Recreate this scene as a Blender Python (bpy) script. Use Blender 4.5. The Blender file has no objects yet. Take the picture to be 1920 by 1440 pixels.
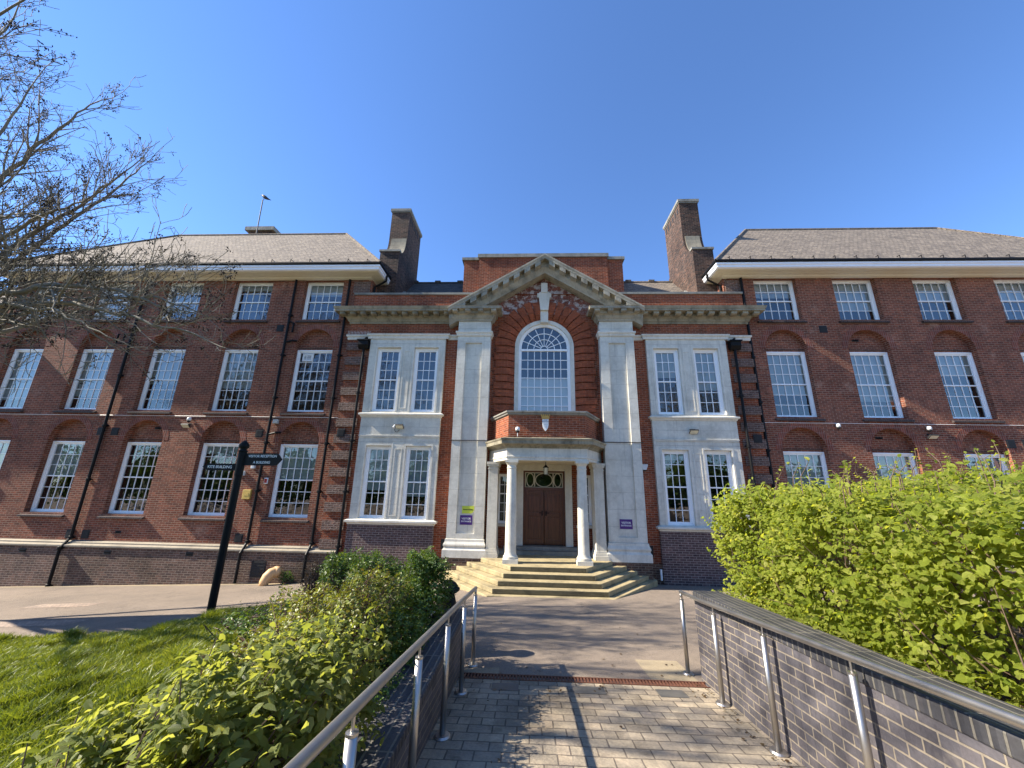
import bpy, math, random
import numpy as np
from mathutils import Vector, Matrix
R = math.radians
rnd = random.Random(7)
nrg = np.random.default_rng(11)
scene = bpy.context.scene
COL = scene.collection

# ------------------------------------------------------------------ camera (world origin is at camera height; metres)
YAW, PIT, ROL = R(2.553), R(15.479), R(1.099)
fw = Vector((-math.sin(YAW)*math.cos(PIT), math.cos(YAW)*math.cos(PIT), math.sin(PIT)))
rt = Vector((math.cos(YAW), math.sin(YAW), 0)); up = rt.cross(fw)
r2 = rt*math.cos(ROL) + up*math.sin(ROL); u2 = up*math.cos(ROL) - rt*math.sin(ROL)
cam = bpy.data.cameras.new('camera'); camo = bpy.data.objects.new('camera', cam); COL.objects.link(camo)
cam.sensor_width = 36; cam.lens = 36*721/1920; cam.clip_start = .05; cam.clip_end = 3000
camo.matrix_world = Matrix(((r2.x, u2.x, -fw.x, -.625), (r2.y, u2.y, -fw.y, 0), (r2.z, u2.z, -fw.z, 0), (0, 0, 0, 1)))
scene.camera = camo

# ------------------------------------------------------------------ sky, sun, exposure
SUN = Vector((.785, .080, -.615)).normalized()          # direction the light travels
world = bpy.data.worlds.new('World'); scene.world = world; world.use_nodes = True
wn = world.node_tree; bg = wn.nodes['Background']
sky = wn.nodes.new('ShaderNodeTexSky'); sky.sky_type = 'NISHITA'; sky.sun_disc = False
sky.sun_elevation = R(37.9); sky.sun_rotation = math.atan2(-SUN.x, -SUN.y)
sky.air_density = 1.0; sky.dust_density = .0; sky.ozone_density = 4.0; sky.altitude = 50
tint = wn.nodes.new('ShaderNodeMix'); tint.data_type = 'RGBA'; tint.blend_type = 'MULTIPLY'; tint.inputs[0].default_value = 1
tint.inputs[7].default_value = (.62, .75, .93, 1)          # camera white balance: a deeper blue
wn.links.new(sky.outputs[0], tint.inputs[6]); wn.links.new(tint.outputs[2], bg.inputs[0]); bg.inputs[1].default_value = .125
sl = bpy.data.lights.new('sun', 'SUN'); sl.energy = 5.0; sl.angle = R(.53); sl.color = (1, .91, .77)
so = bpy.data.objects.new('sun', sl); COL.objects.link(so); so.rotation_euler = SUN.to_track_quat('-Z', 'Y').to_euler()
so.location = (-30, -3, 30)
scene.view_settings.view_transform = 'Standard'; scene.view_settings.look = 'None'
scene.view_settings.exposure = 1.35; scene.view_settings.gamma = 1
scene.render.engine = 'CYCLES'

# ------------------------------------------------------------------ mesh helpers
class MB:
    def __init__(s): s.v = []; s.f = []
    def add(s, vs, fs):
        n = len(s.v); s.v += [tuple(p) for p in vs]; s.f += [tuple(i+n for i in f) for f in fs]; return s
    def box(s, x0, x1, y0, y1, z0, z1):
        return s.add([(x0,y0,z0),(x1,y0,z0),(x1,y1,z0),(x0,y1,z0),(x0,y0,z1),(x1,y0,z1),(x1,y1,z1),(x0,y1,z1)],
                     [(0,3,2,1),(4,5,6,7),(0,1,5,4),(1,2,6,5),(2,3,7,6),(3,0,4,7)])
    def prism(s, poly, a, b, axis):
        """polygon in the two other axes, extruded along axis from a to b"""
        def P(p, t):
            return {'x': (t, p[0], p[1]), 'y': (p[0], t, p[1]), 'z': (p[0], p[1], t)}[axis]
        n = len(poly)
        return s.add([P(p, a) for p in poly] + [P(p, b) for p in poly],
                     [tuple(range(n))[::-1], tuple(range(n, 2*n))] + [(i, (i+1) % n, (i+1) % n+n, i+n) for i in range(n)])
    def tube(s, pts, rad, n=10, caps=True):
        pts = [Vector(p) for p in pts]; m = len(pts)
        rad = rad if isinstance(rad, (list, tuple)) else [rad]*m
        vs = []; ref = None
        for i, p in enumerate(pts):
            t = (pts[min(i+1, m-1)] - pts[max(i-1, 0)]).normalized()
            if ref is None: ref = Vector((0, 0, 1)) if abs(t.z) < .9 else Vector((1, 0, 0))
            a = t.cross(ref).normalized(); b = a.cross(t); ref = b
            for k in range(n):
                q = 2*math.pi*k/n; vs.append(p + a*(math.cos(q)*rad[i]) + b*(math.sin(q)*rad[i]))
        fs = [(i*n+k, i*n+(k+1) % n, (i+1)*n+(k+1) % n, (i+1)*n+k) for i in range(m-1) for k in range(n)]
        if caps: fs += [tuple(range(n))[::-1], tuple(range((m-1)*n, m*n))]
        return s.add(vs, fs)
    def lathe(s, cx, cy, prof, n=20):
        """profile of (radius, z)"""
        vs = [(cx+r*math.cos(2*math.pi*k/n), cy+r*math.sin(2*math.pi*k/n), z) for r, z in prof for k in range(n)]
        m = len(prof)
        fs = [(i*n+k, i*n+(k+1) % n, (i+1)*n+(k+1) % n, (i+1)*n+k) for i in range(m-1) for k in range(n)]
        return s.add(vs, fs + [tuple(range(n))[::-1], tuple(range((m-1)*n, m*n))])
    def sweep(s, path, prof, closed_prof=True, side=1):
        """profile of (out, z) along an XY path; out points to the right of the path when side=1"""
        m = len(path); vs = []; k = len(prof)
        for i, p in enumerate(path):
            p = Vector(p); ns = []
            if i > 0: d = (p-Vector(path[i-1])).normalized(); ns.append(Vector((d.y, -d.x))*side)
            if i < m-1: d = (Vector(path[i+1])-p).normalized(); ns.append(Vector((d.y, -d.x))*side)
            n = ns[0] if len(ns) == 1 else (ns[0]+ns[1])/(1+ns[0].dot(ns[1]))
            for o, z in prof: vs.append((p.x+n.x*o, p.y+n.y*o, z))
        kk = k if closed_prof else k-1
        fs = [(i*k+j, i*k+(j+1) % k, (i+1)*k+(j+1) % k, (i+1)*k+j) for i in range(m-1) for j in range(kk)]
        if closed_prof: fs += [tuple(range(k)), tuple(range((m-1)*k, m*k))[::-1]]
        return s.add(vs, fs)

def tag(o, label=None, cat=None, group=None, kind=None):
    for k, v in (('label', label), ('category', cat), ('group', group), ('kind', kind)):
        if v: o[k] = v
    return o
def thing(name, label, cat, loc=(0, 0, 0), group=None):
    o = bpy.data.objects.new(name, None); COL.objects.link(o); o.location = loc; o.empty_display_size = .2
    return tag(o, label, cat, group)
def link(name, me, mat, parent=None, smooth=False):
    o = bpy.data.objects.new(name, me); COL.objects.link(o)
    for m in (mat if isinstance(mat, (list, tuple)) else [mat]): me.materials.append(m)
    if parent is not None:
        o.parent = parent
        if parent.type == 'EMPTY': o.location = -parent.location
    if smooth:
        for p in me.polygons: p.use_smooth = True
    return o
def obj(name, mb, mat, parent=None, smooth=False, bevel=0, recalc=True):
    import bmesh
    me = bpy.data.meshes.new(name); me.from_pydata(mb.v, [], mb.f)
    if recalc:
        bm = bmesh.new(); bm.from_mesh(me)
        bmesh.ops.recalc_face_normals(bm, faces=bm.faces); bm.to_mesh(me); bm.free()
    me.update()
    o = link(name, me, mat, parent, smooth)
    if bevel:
        m = o.modifiers.new('bevel', 'BEVEL'); m.width = bevel; m.segments = 2; m.limit_method = 'ANGLE'; m.angle_limit = R(40)
    return o
def copy_tree(o, parent=None):
    c = o.copy(); COL.objects.link(c); c.parent = parent
    for ch in o.children: copy_tree(ch, c)
    return c
def struct(o, kind='structure'): o['kind'] = kind; return o
def text(name, body, size, mat, parent, origin, xdir, updir, align='CENTER', extrude=.002, bold=0):
    cu = bpy.data.curves.new(name, 'FONT'); cu.body = body; cu.size = size; cu.align_x = align; cu.align_y = 'CENTER'
    cu.extrude = extrude; cu.offset = bold; cu.resolution_u = 3
    t = bpy.data.objects.new(name, cu); COL.objects.link(t)
    me = bpy.data.meshes.new_from_object(t.evaluated_get(bpy.context.evaluated_depsgraph_get()))
    bpy.data.objects.remove(t); bpy.data.curves.remove(cu)
    x = Vector(xdir).normalized(); y = Vector(updir).normalized(); z = x.cross(y)
    M = Matrix(((x.x, y.x, z.x, origin[0]), (x.y, y.y, z.y, origin[1]), (x.z, y.z, z.z, origin[2]), (0, 0, 0, 1)))
    me.transform(M)
    return link(name, me, mat, parent)

# ------------------------------------------------------------------ materials
class NT:
    def __init__(s, name):
        s.m = bpy.data.materials.new(name); s.m.use_nodes = True; s.t = s.m.node_tree; s.b = s.t.nodes['Principled BSDF']
    def n(s, typ, **kw):
        nd = s.t.nodes.new('ShaderNode'+typ)
        for k, v in kw.items():
            if k.startswith('i_'): nd.inputs[k[2:].replace('_', ' ')].default_value = v
            else: setattr(nd, k, v)
        return nd
    def l(s, a, b): s.t.links.new(a, b)
    def noise(s, scale, detail=4, vec=None, rough=.55, out='Fac'):
        nd = s.n('TexNoise'); nd.inputs['Scale'].default_value = scale; nd.inputs['Detail'].default_value = detail
        nd.inputs['Roughness'].default_value = rough
        if vec is not None: s.l(vec, nd.inputs['Vector'])
        return nd.outputs[out]
    def ramp(s, fac, stops):
        nd = s.n('ValToRGB'); s.l(fac, nd.inputs[0]); e = nd.color_ramp.elements
        while len(e) < len(stops): e.new(.5)
        for q, (p, c) in zip(e, stops): q.position = p; q.color = c if len(c) == 4 else (*c, 1)
        return nd.outputs[0]
    def mix(s, fac, a, b, mode='MIX'):
        nd = s.n('Mix', data_type='RGBA', blend_type=mode)
        for sock, v in ((nd.inputs[0], fac), (nd.inputs[6], a), (nd.inputs[7], b)):
            if isinstance(v, (int, float)): sock.default_value = v
            elif isinstance(v, tuple): sock.default_value = (*v, 1) if len(v) == 3 else v
            else: s.l(v, sock)
        return nd.outputs[2]
    def math(s, op, a, b=0.):
        nd = s.n('Math', operation=op)
        for sock, v in ((nd.inputs[0], a), (nd.inputs[1], b)):
            if isinstance(v, (int, float)): sock.default_value = v
            else: s.l(v, sock)
        return nd.outputs[0]
    def bump(s, h, dist, strength=1., prev=None):
        nd = s.n('Bump'); nd.inputs['Distance'].default_value = dist; nd.inputs['Strength'].default_value = strength
        s.l(h, nd.inputs['Height'])
        if prev is not None: s.l(prev, nd.inputs['Normal'])
        return nd.outputs[0]
    def pos(s):
        return s.n('TexCoord').outputs['Object']
    def wallvec(s):
        """object coordinates laid flat on whichever way the face looks"""
        p = s.pos(); sx = s.n('SeparateXYZ'); s.l(p, sx.inputs[0])
        g = s.n('NewGeometry'); sn = s.n('SeparateXYZ'); s.l(g.outputs['True Normal'], sn.inputs[0])
        ax = s.math('GREATER_THAN', s.math('ABSOLUTE', sn.outputs[0]), .7)
        az = s.math('GREATER_THAN', s.math('ABSOLUTE', sn.outputs[2]), .75)
        u = s.n('Mix', data_type='FLOAT'); s.l(ax, u.inputs[0]); s.l(sx.outputs[0], u.inputs[2]); s.l(sx.outputs[1], u.inputs[3])
        v = s.n('Mix', data_type='FLOAT'); s.l(az, v.inputs[0]); s.l(sx.outputs[2], v.inputs[2]); s.l(sx.outputs[1], v.inputs[3])
        c = s.n('CombineXYZ'); s.l(u.outputs[0], c.inputs[0]); s.l(v.outputs[0], c.inputs[1]); return c.outputs[0]

def brick(name, c1, c2, mortar, w=.225, h=.075, ms=.009, bump=.012, dirt=(.55, .5, .48), rough=.85, dirtamt=.5, off=.5, paint=None, freq=2, rotate=False, patchy=.55, shear=0., cellvar=.7, effl=.45):
    t = NT(name); vec = t.wallvec()
    if rotate:
        mp = t.n('Mapping'); mp.inputs['Rotation'].default_value[2] = R(90); t.l(vec, mp.inputs[0]); vec = mp.outputs[0]
    if shear:
        sh = t.n('Mapping'); q = t.n('SeparateXYZ'); t.l(vec, q.inputs[0]); cb_ = t.n('CombineXYZ'); t.l(q.outputs[0], cb_.inputs[0])
        t.l(t.math('ADD', q.outputs[1], t.math('MULTIPLY', q.outputs[0], shear)), cb_.inputs[1]); vec = cb_.outputs[0]
    # a little unevenness so the courses are not ruled lines
    wob = t.n('VectorMath', operation='MULTIPLY_ADD'); nv = t.noise(3.1, 2, t.pos(), out='Color'); t.l(nv, wob.inputs[0])
    wob.inputs[1].default_value = (.012, .012, 0); t.l(vec, wob.inputs[2]); vv = wob.outputs[0]
    b = t.n('TexBrick', offset=off, offset_frequency=freq)
    for k, v in (('Scale', 1), ('Mortar Size', ms), ('Mortar Smooth', .25), ('Bias', 0.), ('Brick Width', w), ('Row Height', h)):
        b.inputs[k].default_value = v
    b.inputs['Color1'].default_value = (*c1, 1); b.inputs['Color2'].default_value = (*c2, 1); b.inputs['Mortar'].default_value = (*mortar, 1)
    t.l(vv, b.inputs['Vector'])
    big = t.noise(.42, 5, t.pos(), .6); mid = t.noise(2.3, 4, t.pos()); fine = t.noise(38, 3, t.pos())
    col = t.mix(t.math('MULTIPLY', t.ramp(big, [(.42, (0, 0, 0)), (.72, (1, 1, 1))]), dirtamt), b.outputs[0], dirt, 'MULTIPLY')
    col = t.mix(patchy, col, t.ramp(mid, [(.3, (.68, .66, .66)), (.7, (1.28, 1.2, 1.15))]), 'MULTIPLY')
    col = t.mix(.5, col, t.ramp(fine, [(.3, (.72, .72, .72)), (.7, (1.25, 1.25, 1.25))]), 'MULTIPLY')
    mp2 = t.n('Mapping'); mp2.inputs['Scale'].default_value = (5, 5, .35); t.l(t.pos(), mp2.inputs[0]); run = t.noise(1, 5, mp2.outputs[0], .6)
    col = t.mix(t.math('MULTIPLY', t.ramp(run, [(.55, (0, 0, 0)), (.75, (1, 1, 1))]), dirtamt*.8), col, (.5, .48, .47), 'MULTIPLY')
    eff = t.math('MULTIPLY', t.ramp(t.noise(.9, 6, t.pos(), .7), [(.60, (0, 0, 0)), (.74, (1, 1, 1))]), effl)
    col = t.mix(eff, col, tuple(min(1, x*1.3+.05) for x in mortar))
    cell = t.n('TexWhiteNoise', noise_dimensions='2D'); fl = t.n('VectorMath', operation='FLOOR'); dv = t.n('VectorMath', operation='DIVIDE')
    dv.inputs[1].default_value = (w*.5, h, 1); t.l(vv, dv.inputs[0]); t.l(dv.outputs[0], fl.inputs[0]); t.l(fl.outputs[0], cell.inputs['Vector'])
    vr = t.ramp(cell.outputs['Value'], [(0, (.55, .53, .55)), (.25, (.85, .84, .85)), (.75, (1.08, 1.05, 1.02)), (1, (1.4, 1.28, 1.2))])
    col = t.mix(t.math('MULTIPLY', t.math('SUBTRACT', 1., b.outputs['Fac']), cellvar), col, vr, 'MULTIPLY')
    if paint:   # remains of pale paint or efflorescence clinging to the brick faces
        pn = t.noise(3.6, 6, t.pos(), .7); zz = t.n('SeparateXYZ'); t.l(t.pos(), zz.inputs[0])
        m = t.math('MULTIPLY', t.ramp(pn, [(.50, (0, 0, 0)), (.56, (1, 1, 1))]), .8)
        m = t.math('MULTIPLY', m, t.math('GREATER_THAN', zz.outputs[2], paint))
        col = t.mix(m, col, (.5, .45, .42))
    t.l(col, t.b.inputs['Base Color']); t.b.inputs['Roughness'].default_value = rough; t.b.inputs['Specular IOR Level'].default_value = .25
    inv = t.math('SUBTRACT', 1., b.outputs['Fac'])
    h2 = t.math('ADD', inv, t.math('MULTIPLY', t.noise(26, 3, t.pos()), .7))
    t.l(t.bump(h2, bump), t.b.inputs['Normal'])
    return t.m

def stone(name, c, dark=(.3, .29, .25), amt=.5, joint=None, streak=True, rough=.8, bump=.004, scale=1.0):
    t = NT(name); p = t.pos()
    a = t.noise(1.3*scale, 6, p, .65); b = t.noise(9*scale, 5, p, .6); c2 = t.noise(60, 3, p)
    col = t.mix(t.math('MULTIPLY', t.ramp(a, [(.45, (0, 0, 0)), (.75, (1, 1, 1))]), amt), c, dark)
    col = t.mix(.5, col, t.ramp(b, [(.25, (.78, .77, .74)), (.75, (1.12, 1.12, 1.1))]), 'MULTIPLY')
    col = t.mix(.35, col, t.ramp(c2, [(.3, (.75, .75, .75)), (.7, (1.15, 1.15, 1.15))]), 'MULTIPLY')
    if streak:
        mp = t.n('Mapping'); mp.inputs['Scale'].default_value = (7, 7, .45); t.l(p, mp.inputs[0])
        sn = t.noise(1, 5, mp.outputs[0], .6)
        col = t.mix(t.math('MULTIPLY', t.ramp(sn, [(.56, (0, 0, 0)), (.78, (1, 1, 1))]), amt*.9), col, tuple(x*.75 for x in dark))
    nrm = None
    if joint:
        br = t.n('TexBrick', offset=.5)
        for k, v in (('Scale', 1), ('Mortar Size', .006), ('Mortar Smooth', .1), ('Brick Width', joint[0]), ('Row Height', joint[1])): br.inputs[k].default_value = v
        t.l(t.wallvec(), br.inputs['Vector'])
        col = t.mix(t.math('MULTIPLY', br.outputs['Fac'], .45), col, tuple(x*.45 for x in c))
        nrm = t.bump(t.math('SUBTRACT', 1., br.outputs['Fac']), .004)
    t.l(col, t.b.inputs['Base Color']); t.b.inputs['Roughness'].default_value = rough; t.b.inputs['Specular IOR Level'].default_value = .3
    t.l(t.bump(t.math('ADD', b, t.math('MULTIPLY', c2, .4)), bump, 1, nrm), t.b.inputs['Normal'])
    return t.m

def plain(name, c, rough=.5, metal=0., var=.25, scale=6., bump=0., spec=.5, coat=0.):
    t = NT(name); a = t.noise(scale, 5, t.pos(), .6)
    col = t.mix(var, c, t.ramp(a, [(.3, (.6, .6, .6)), (.7, (1.3, 1.3, 1.3))]), 'MULTIPLY')
    t.l(col, t.b.inputs['Base Color']); t.b.inputs['Roughness'].default_value = rough; t.b.inputs['Metallic'].default_value = metal
    t.b.inputs['Specular IOR Level'].default_value = spec
    if bump: t.l(t.bump(t.noise(scale*5, 4, t.pos()), bump), t.b.inputs['Normal'])
    return t.m

M = {}
M['wing'] = brick('plum red brick', (.28, .09, .049), (.165, .055, .036), (.36, .235, .165), bump=.024, ms=.010)
M['red'] = brick('orange red brick', (.33, .088, .034), (.21, .055, .026), (.38, .22, .15), dirtamt=.8, dirt=(.42, .38, .38), bump=.014)
M['tymp'] = brick('pediment brick', (.24, .065, .04), (.16, .05, .036), (.27, .18, .14), paint=6.95)
M['rub'] = brick('gauged rubbed brick', (.31, .085, .036), (.26, .07, .032), (.34, .16, .1), ms=.004, bump=.005, dirtamt=.4)
M['arch'] = brick('arch brick rings', (.25, .075, .045), (.18, .058, .04), (.29, .19, .15), w=.075, h=.225, off=0)
M['purple'] = brick('purple grey brick', (.13, .082, .078), (.085, .058, .058), (.30, .25, .225), dirtamt=.35)
M['plinth'] = brick('weathered plinth brick', (.175, .105, .08), (.10, .066, .056), (.28, .22, .175), dirt=(.42, .43, .32), dirtamt=.8, bump=.03, ms=.011)
M['quoin'] = brick('rusticated grey brick', (.19, .112, .088), (.115, .074, .062), (.27, .21, .175), bump=.045, ms=.012)
M['soot'] = brick('sooty chimney brick', (.13, .075, .055), (.04, .03, .027), (.17, .135, .11), dirt=(.4, .37, .36), dirtamt=.85, bump=.03, cellvar=1.)
M['blue'] = brick('blue engineering brick', (.12, .116, .128), (.08, .077, .087), (.28, .245, .19), rough=.5, bump=.006, dirt=(.6, .56, .5), dirtamt=.6, ms=.007, shear=.075, cellvar=.5)
M['bluecop'] = brick('blue brick coping', (.062, .064, .072), (.048, .05, .058), (.16, .15, .13), w=.075, h=.5, off=0, rough=.6, bump=.006, dirt=(.7, .8, .6))
M['creasing'] = brick('dark sill bricks', (.085, .062, .06), (.05, .042, .042), (.12, .1, .09), w=.075, h=.3, off=0, bump=.008)
M['stone'] = stone('portland stone', (.66, .63, .545), (.34, .32, .27), .65, joint=(1.35, .56))
M['stone2'] = stone('smooth portland stone', (.69, .655, .57), (.40, .38, .32), .62)
M['col'] = stone('column stone', (.66, .625, .53), (.34, .31, .26), .65)
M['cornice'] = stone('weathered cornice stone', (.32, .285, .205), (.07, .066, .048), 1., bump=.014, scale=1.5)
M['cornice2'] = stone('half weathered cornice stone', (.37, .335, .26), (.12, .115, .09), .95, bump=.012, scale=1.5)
M['cap'] = stone('grey coping stone', (.26, .25, .22), (.09, .087, .075), .9, bump=.008)
M['ledge'] = stone('tan ledge stone', (.34, .295, .225), (.16, .14, .11), .8, bump=.006)
M['step'] = stone('worn york stone', (.38, .31, .175), (.12, .10, .06), .85, bump=.012, streak=False, scale=1.6)
M['riser'] = stone('dark front riser stone', (.11, .095, .055), (.035, .033, .022), .9, bump=.014, streak=False, scale=2.)  # darker stone tone, used only on the front faces of the steps
M['paint'] = plain('white window paint', (.87, .87, .86), .35, var=.07)
M['fascia'] = plain('white eaves paint', (.78, .79, .82), .4, var=.1)
M['cream'] = plain('cream eaves paint', (.66, .61, .47), .5, var=.12)
M['plaster'] = plain('cream plaster', (.52, .47, .36), .7, var=.15)
M['iron'] = plain('black painted iron', (.007, .007, .0075), .5, var=.3, bump=.002, spec=.15)
M['black'] = plain('black vent', (.01, .01, .011), .7, var=.3)
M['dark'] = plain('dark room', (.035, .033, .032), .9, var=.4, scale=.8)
M['blind'] = plain('pale roller blind', (.52, .54, .52), .8, var=.1, scale=2)
M['wood'] = None
M['steel'] = plain('brushed stainless steel', (.50, .475, .44), .42, metal=1., var=.15, scale=14)
M['purp'] = plain('purple sign panel', (.075, .022, .17), .4, var=.06)
M['yel'] = plain('yellow green sign panel', (.55, .62, .06), .35, var=.06)
M['white'] = plain('white plastic', (.78, .78, .76), .4, var=.06)
M['yelbox'] = plain('aged yellow plastic', (.62, .42, .10), .5, var=.2)
M['gold'] = plain('gilded paint', (.55, .30, .05), .4, var=.4, scale=40)
M['clay'] = plain('buff clay', (.58, .36, .17), .6, var=.25, scale=9)
M['redplast'] = plain('red plastic', (.35, .02, .015), .4, var=.1)
M['rust'] = plain('rusty grating', (.17, .07, .04), .75, metal=.3, var=.5, scale=20)
M['lamp'] = plain('lamp glass', (.6, .58, .45), .2, var=.1)
M['letter'] = plain('pale lettering', (.72, .72, .70), .5, var=.05)
M['sootstone'] = stone('chimney scroll stone', (.27, .24, .18), (.09, .08, .065), .9)

def mk_wood():
    t = NT('varnished oak'); mp = t.n('Mapping'); mp.inputs['Scale'].default_value = (14, 14, 1.2); t.l(t.pos(), mp.inputs[0])
    g = t.noise(1.6, 6, mp.outputs[0], .6)
    t.l(t.ramp(g, [(.3, (.06, .016, .005)), (.7, (.14, .042, .013))]), t.b.inputs['Base Color'])
    t.b.inputs['Roughness'].default_value = .35; return t.m
M['wood'] = mk_wood()

def mk_glass():
    t = NT('old window glass'); t.t.nodes.remove(t.b); out = t.t.nodes['Material Output']
    tr = t.n('BsdfTransparent'); tr.inputs[0].default_value = (.82, .86, .86, 1)
    gl = t.n('BsdfGlossy'); gl.inputs['Roughness'].default_value = .015; gl.inputs[0].default_value = (1, 1, 1, 1)
    fr = t.n('Fresnel'); fr.inputs[0].default_value = 1.55
    bp = t.bump(t.noise(2.2, 2, t.pos()), .006); t.l(bp, gl.inputs['Normal'])
    f = t.math('MINIMUM', t.math('ADD', t.math('MULTIPLY', fr.outputs[0], 1.8), .04), 1.)
    mx = t.n('MixShader'); t.l(f, mx.inputs[0]); t.l(tr.outputs[0], mx.inputs[1]); t.l(gl.outputs[0], mx.inputs[2])
    t.l(mx.outputs[0], out.inputs[0]); return t.m
M['glass'] = mk_glass()

def mk_roof(name, a, b, c):
    t = NT(name); p = t.pos(); sx = t.n('SeparateXYZ'); t.l(p, sx.inputs[0])
    g = t.n('NewGeometry'); sn = t.n('SeparateXYZ'); t.l(g.outputs['True Normal'], sn.inputs[0])
    ax = t.math('GREATER_THAN', t.math('ABSOLUTE', sn.outputs[0]), t.math('ABSOLUTE', sn.outputs[1]))
    u = t.n('Mix', data_type='FLOAT'); t.l(ax, u.inputs[0]); t.l(sx.outputs[0], u.inputs[2]); t.l(sx.outputs[1], u.inputs[3])
    cb = t.n('CombineXYZ'); t.l(u.outputs[0], cb.inputs[0]); t.l(sx.outputs[2], cb.inputs[1])
    wob = t.n('VectorMath', operation='MULTIPLY_ADD'); t.l(t.noise(1.7, 3, p, out='Color'), wob.inputs[0]); wob.inputs[1].default_value = (.22, .05, 0); t.l(cb.outputs[0], wob.inputs[2])
    br = t.n('TexBrick', offset=.5)
    for k, v in (('Scale', 1), ('Mortar Size', .009), ('Mortar Smooth', .6), ('Bias', 0.), ('Brick Width', .19), ('Row Height', .105)): br.inputs[k].default_value = v
    br.inputs['Color1'].default_value = (*a, 1); br.inputs['Color2'].default_value = (*b, 1); br.inputs['Mortar'].default_value = (*c, 1)
    t.l(wob.outputs[0], br.inputs['Vector'])
    col = t.mix(.7, br.outputs[0], t.ramp(t.noise(2.4, 5, p, .7), [(.3, (.6, .6, .58)), (.7, (1.3, 1.28, 1.22))]), 'MULTIPLY')
    col = t.mix(.6, col, t.ramp(t.noise(9, 4, p, .75), [(.32, (.5, .5, .5)), (.68, (1.45, 1.4, 1.33))]), 'MULTIPLY')
    t.l(col, t.b.inputs['Base Color']); t.b.inputs['Roughness'].default_value = .9
    t.l(t.bump(t.math('ADD', t.math('SUBTRACT', 1., br.outputs['Fac']), t.math('MULTIPLY', t.noise(14, 3, p), .8)), .02), t.b.inputs['Normal'])
    return t.m
M['tile'] = mk_roof('weathered roof tiles', (.24, .20, .16), (.15, .125, .105), (.06, .052, .045))
M['slate'] = mk_roof('dark roof slates', (.085, .08, .078), (.05, .05, .052), (.03, .03, .03))

def mk_ground(name, c, speck, dark, bumpd=.006, cracks=False):
    t = NT(name); p = t.pos()
    a = t.noise(.45, 6, p, .65); b = t.noise(120, 2, p); d = t.noise(7, 5, p, .6)
    col = t.mix(t.ramp(a, [(.4, (0, 0, 0)), (.68, (1, 1, 1))]), c, dark)
    col = t.mix(.5, col, t.ramp(d, [(.3, (.78, .77, .76)), (.7, (1.18, 1.18, 1.16))]), 'MULTIPLY')
    col = t.mix(t.math('MULTIPLY', t.ramp(b, [(.5, (0, 0, 0)), (.62, (1, 1, 1))]), .55), col, speck)
    col = t.mix(t.math('MULTIPLY', t.ramp(t.noise(75, 2, p), [(.6, (0, 0, 0)), (.68, (1, 1, 1))]), .6), col, tuple(x*.45 for x in c))
    if cracks:
        wv = t.n('VectorMath', operation='MULTIPLY_ADD'); t.l(t.noise(1.8, 5, p, .7, 'Color'), wv.inputs[0]); wv.inputs[1].default_value = (1.6, 1.6, 0); t.l(p, wv.inputs[2])
        vo = t.n('TexVoronoi', feature='DISTANCE_TO_EDGE'); vo.inputs['Scale'].default_value = .38; t.l(wv.outputs[0], vo.inputs['Vector'])
        ck = t.math('MULTIPLY', t.math('LESS_THAN', vo.outputs['Distance'], .004), t.ramp(t.noise(.6, 3, p), [(.45, (0, 0, 0)), (.6, (1, 1, 1))]))
        col = t.mix(t.math('MULTIPLY', ck, .7), col, tuple(x*.3 for x in c))
        spot = t.ramp(t.noise(3.4, 2, p), [(.68, (0, 0, 0)), (.74, (1, 1, 1))]); col = t.mix(t.math('MULTIPLY', spot, .35), col, tuple(x*.5 for x in c))
    t.l(col, t.b.inputs['Base Color']); t.b.inputs['Roughness'].default_value = .9; t.b.inputs['Specular IOR Level'].default_value = .2
    t.l(t.bump(t.math('ADD', b, t.math('MULTIPLY', d, .6)), bumpd), t.b.inputs['Normal']); return t.m
M['asphalt'] = mk_ground('worn pinkish asphalt', (.25, .20, .155), (.43, .355, .285), (.165, .135, .108), .012, True)
M['conc'] = mk_ground('sandy concrete', (.35, .28, .18), (.45, .38, .28), (.22, .18, .125))
M['soil'] = mk_ground('dark soil', (.055, .04, .028), (.1, .075, .05), (.03, .024, .018), .03)
M['turf'] = mk_ground('lawn soil and thatch', (.075, .10, .025), (.12, .15, .03), (.05, .075, .02), .02)
M['paver'] = brick('buff block paving', (.40, .35, .255), (.30, .265, .205), (.15, .13, .105), w=.235, h=.16, ms=.007, bump=.012, dirt=(.5, .47, .43), dirtamt=.9, patchy=.9, cellvar=.45)
M['patch'] = brick('blister paving', (.46, .36, .28), (.38, .30, .24), (.3, .25, .2), w=.1, h=.1, ms=.02, off=0, bump=.012)
M['cover'] = plain('inset cover plate', (.10, .095, .085), .6, var=.4, scale=12)

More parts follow.
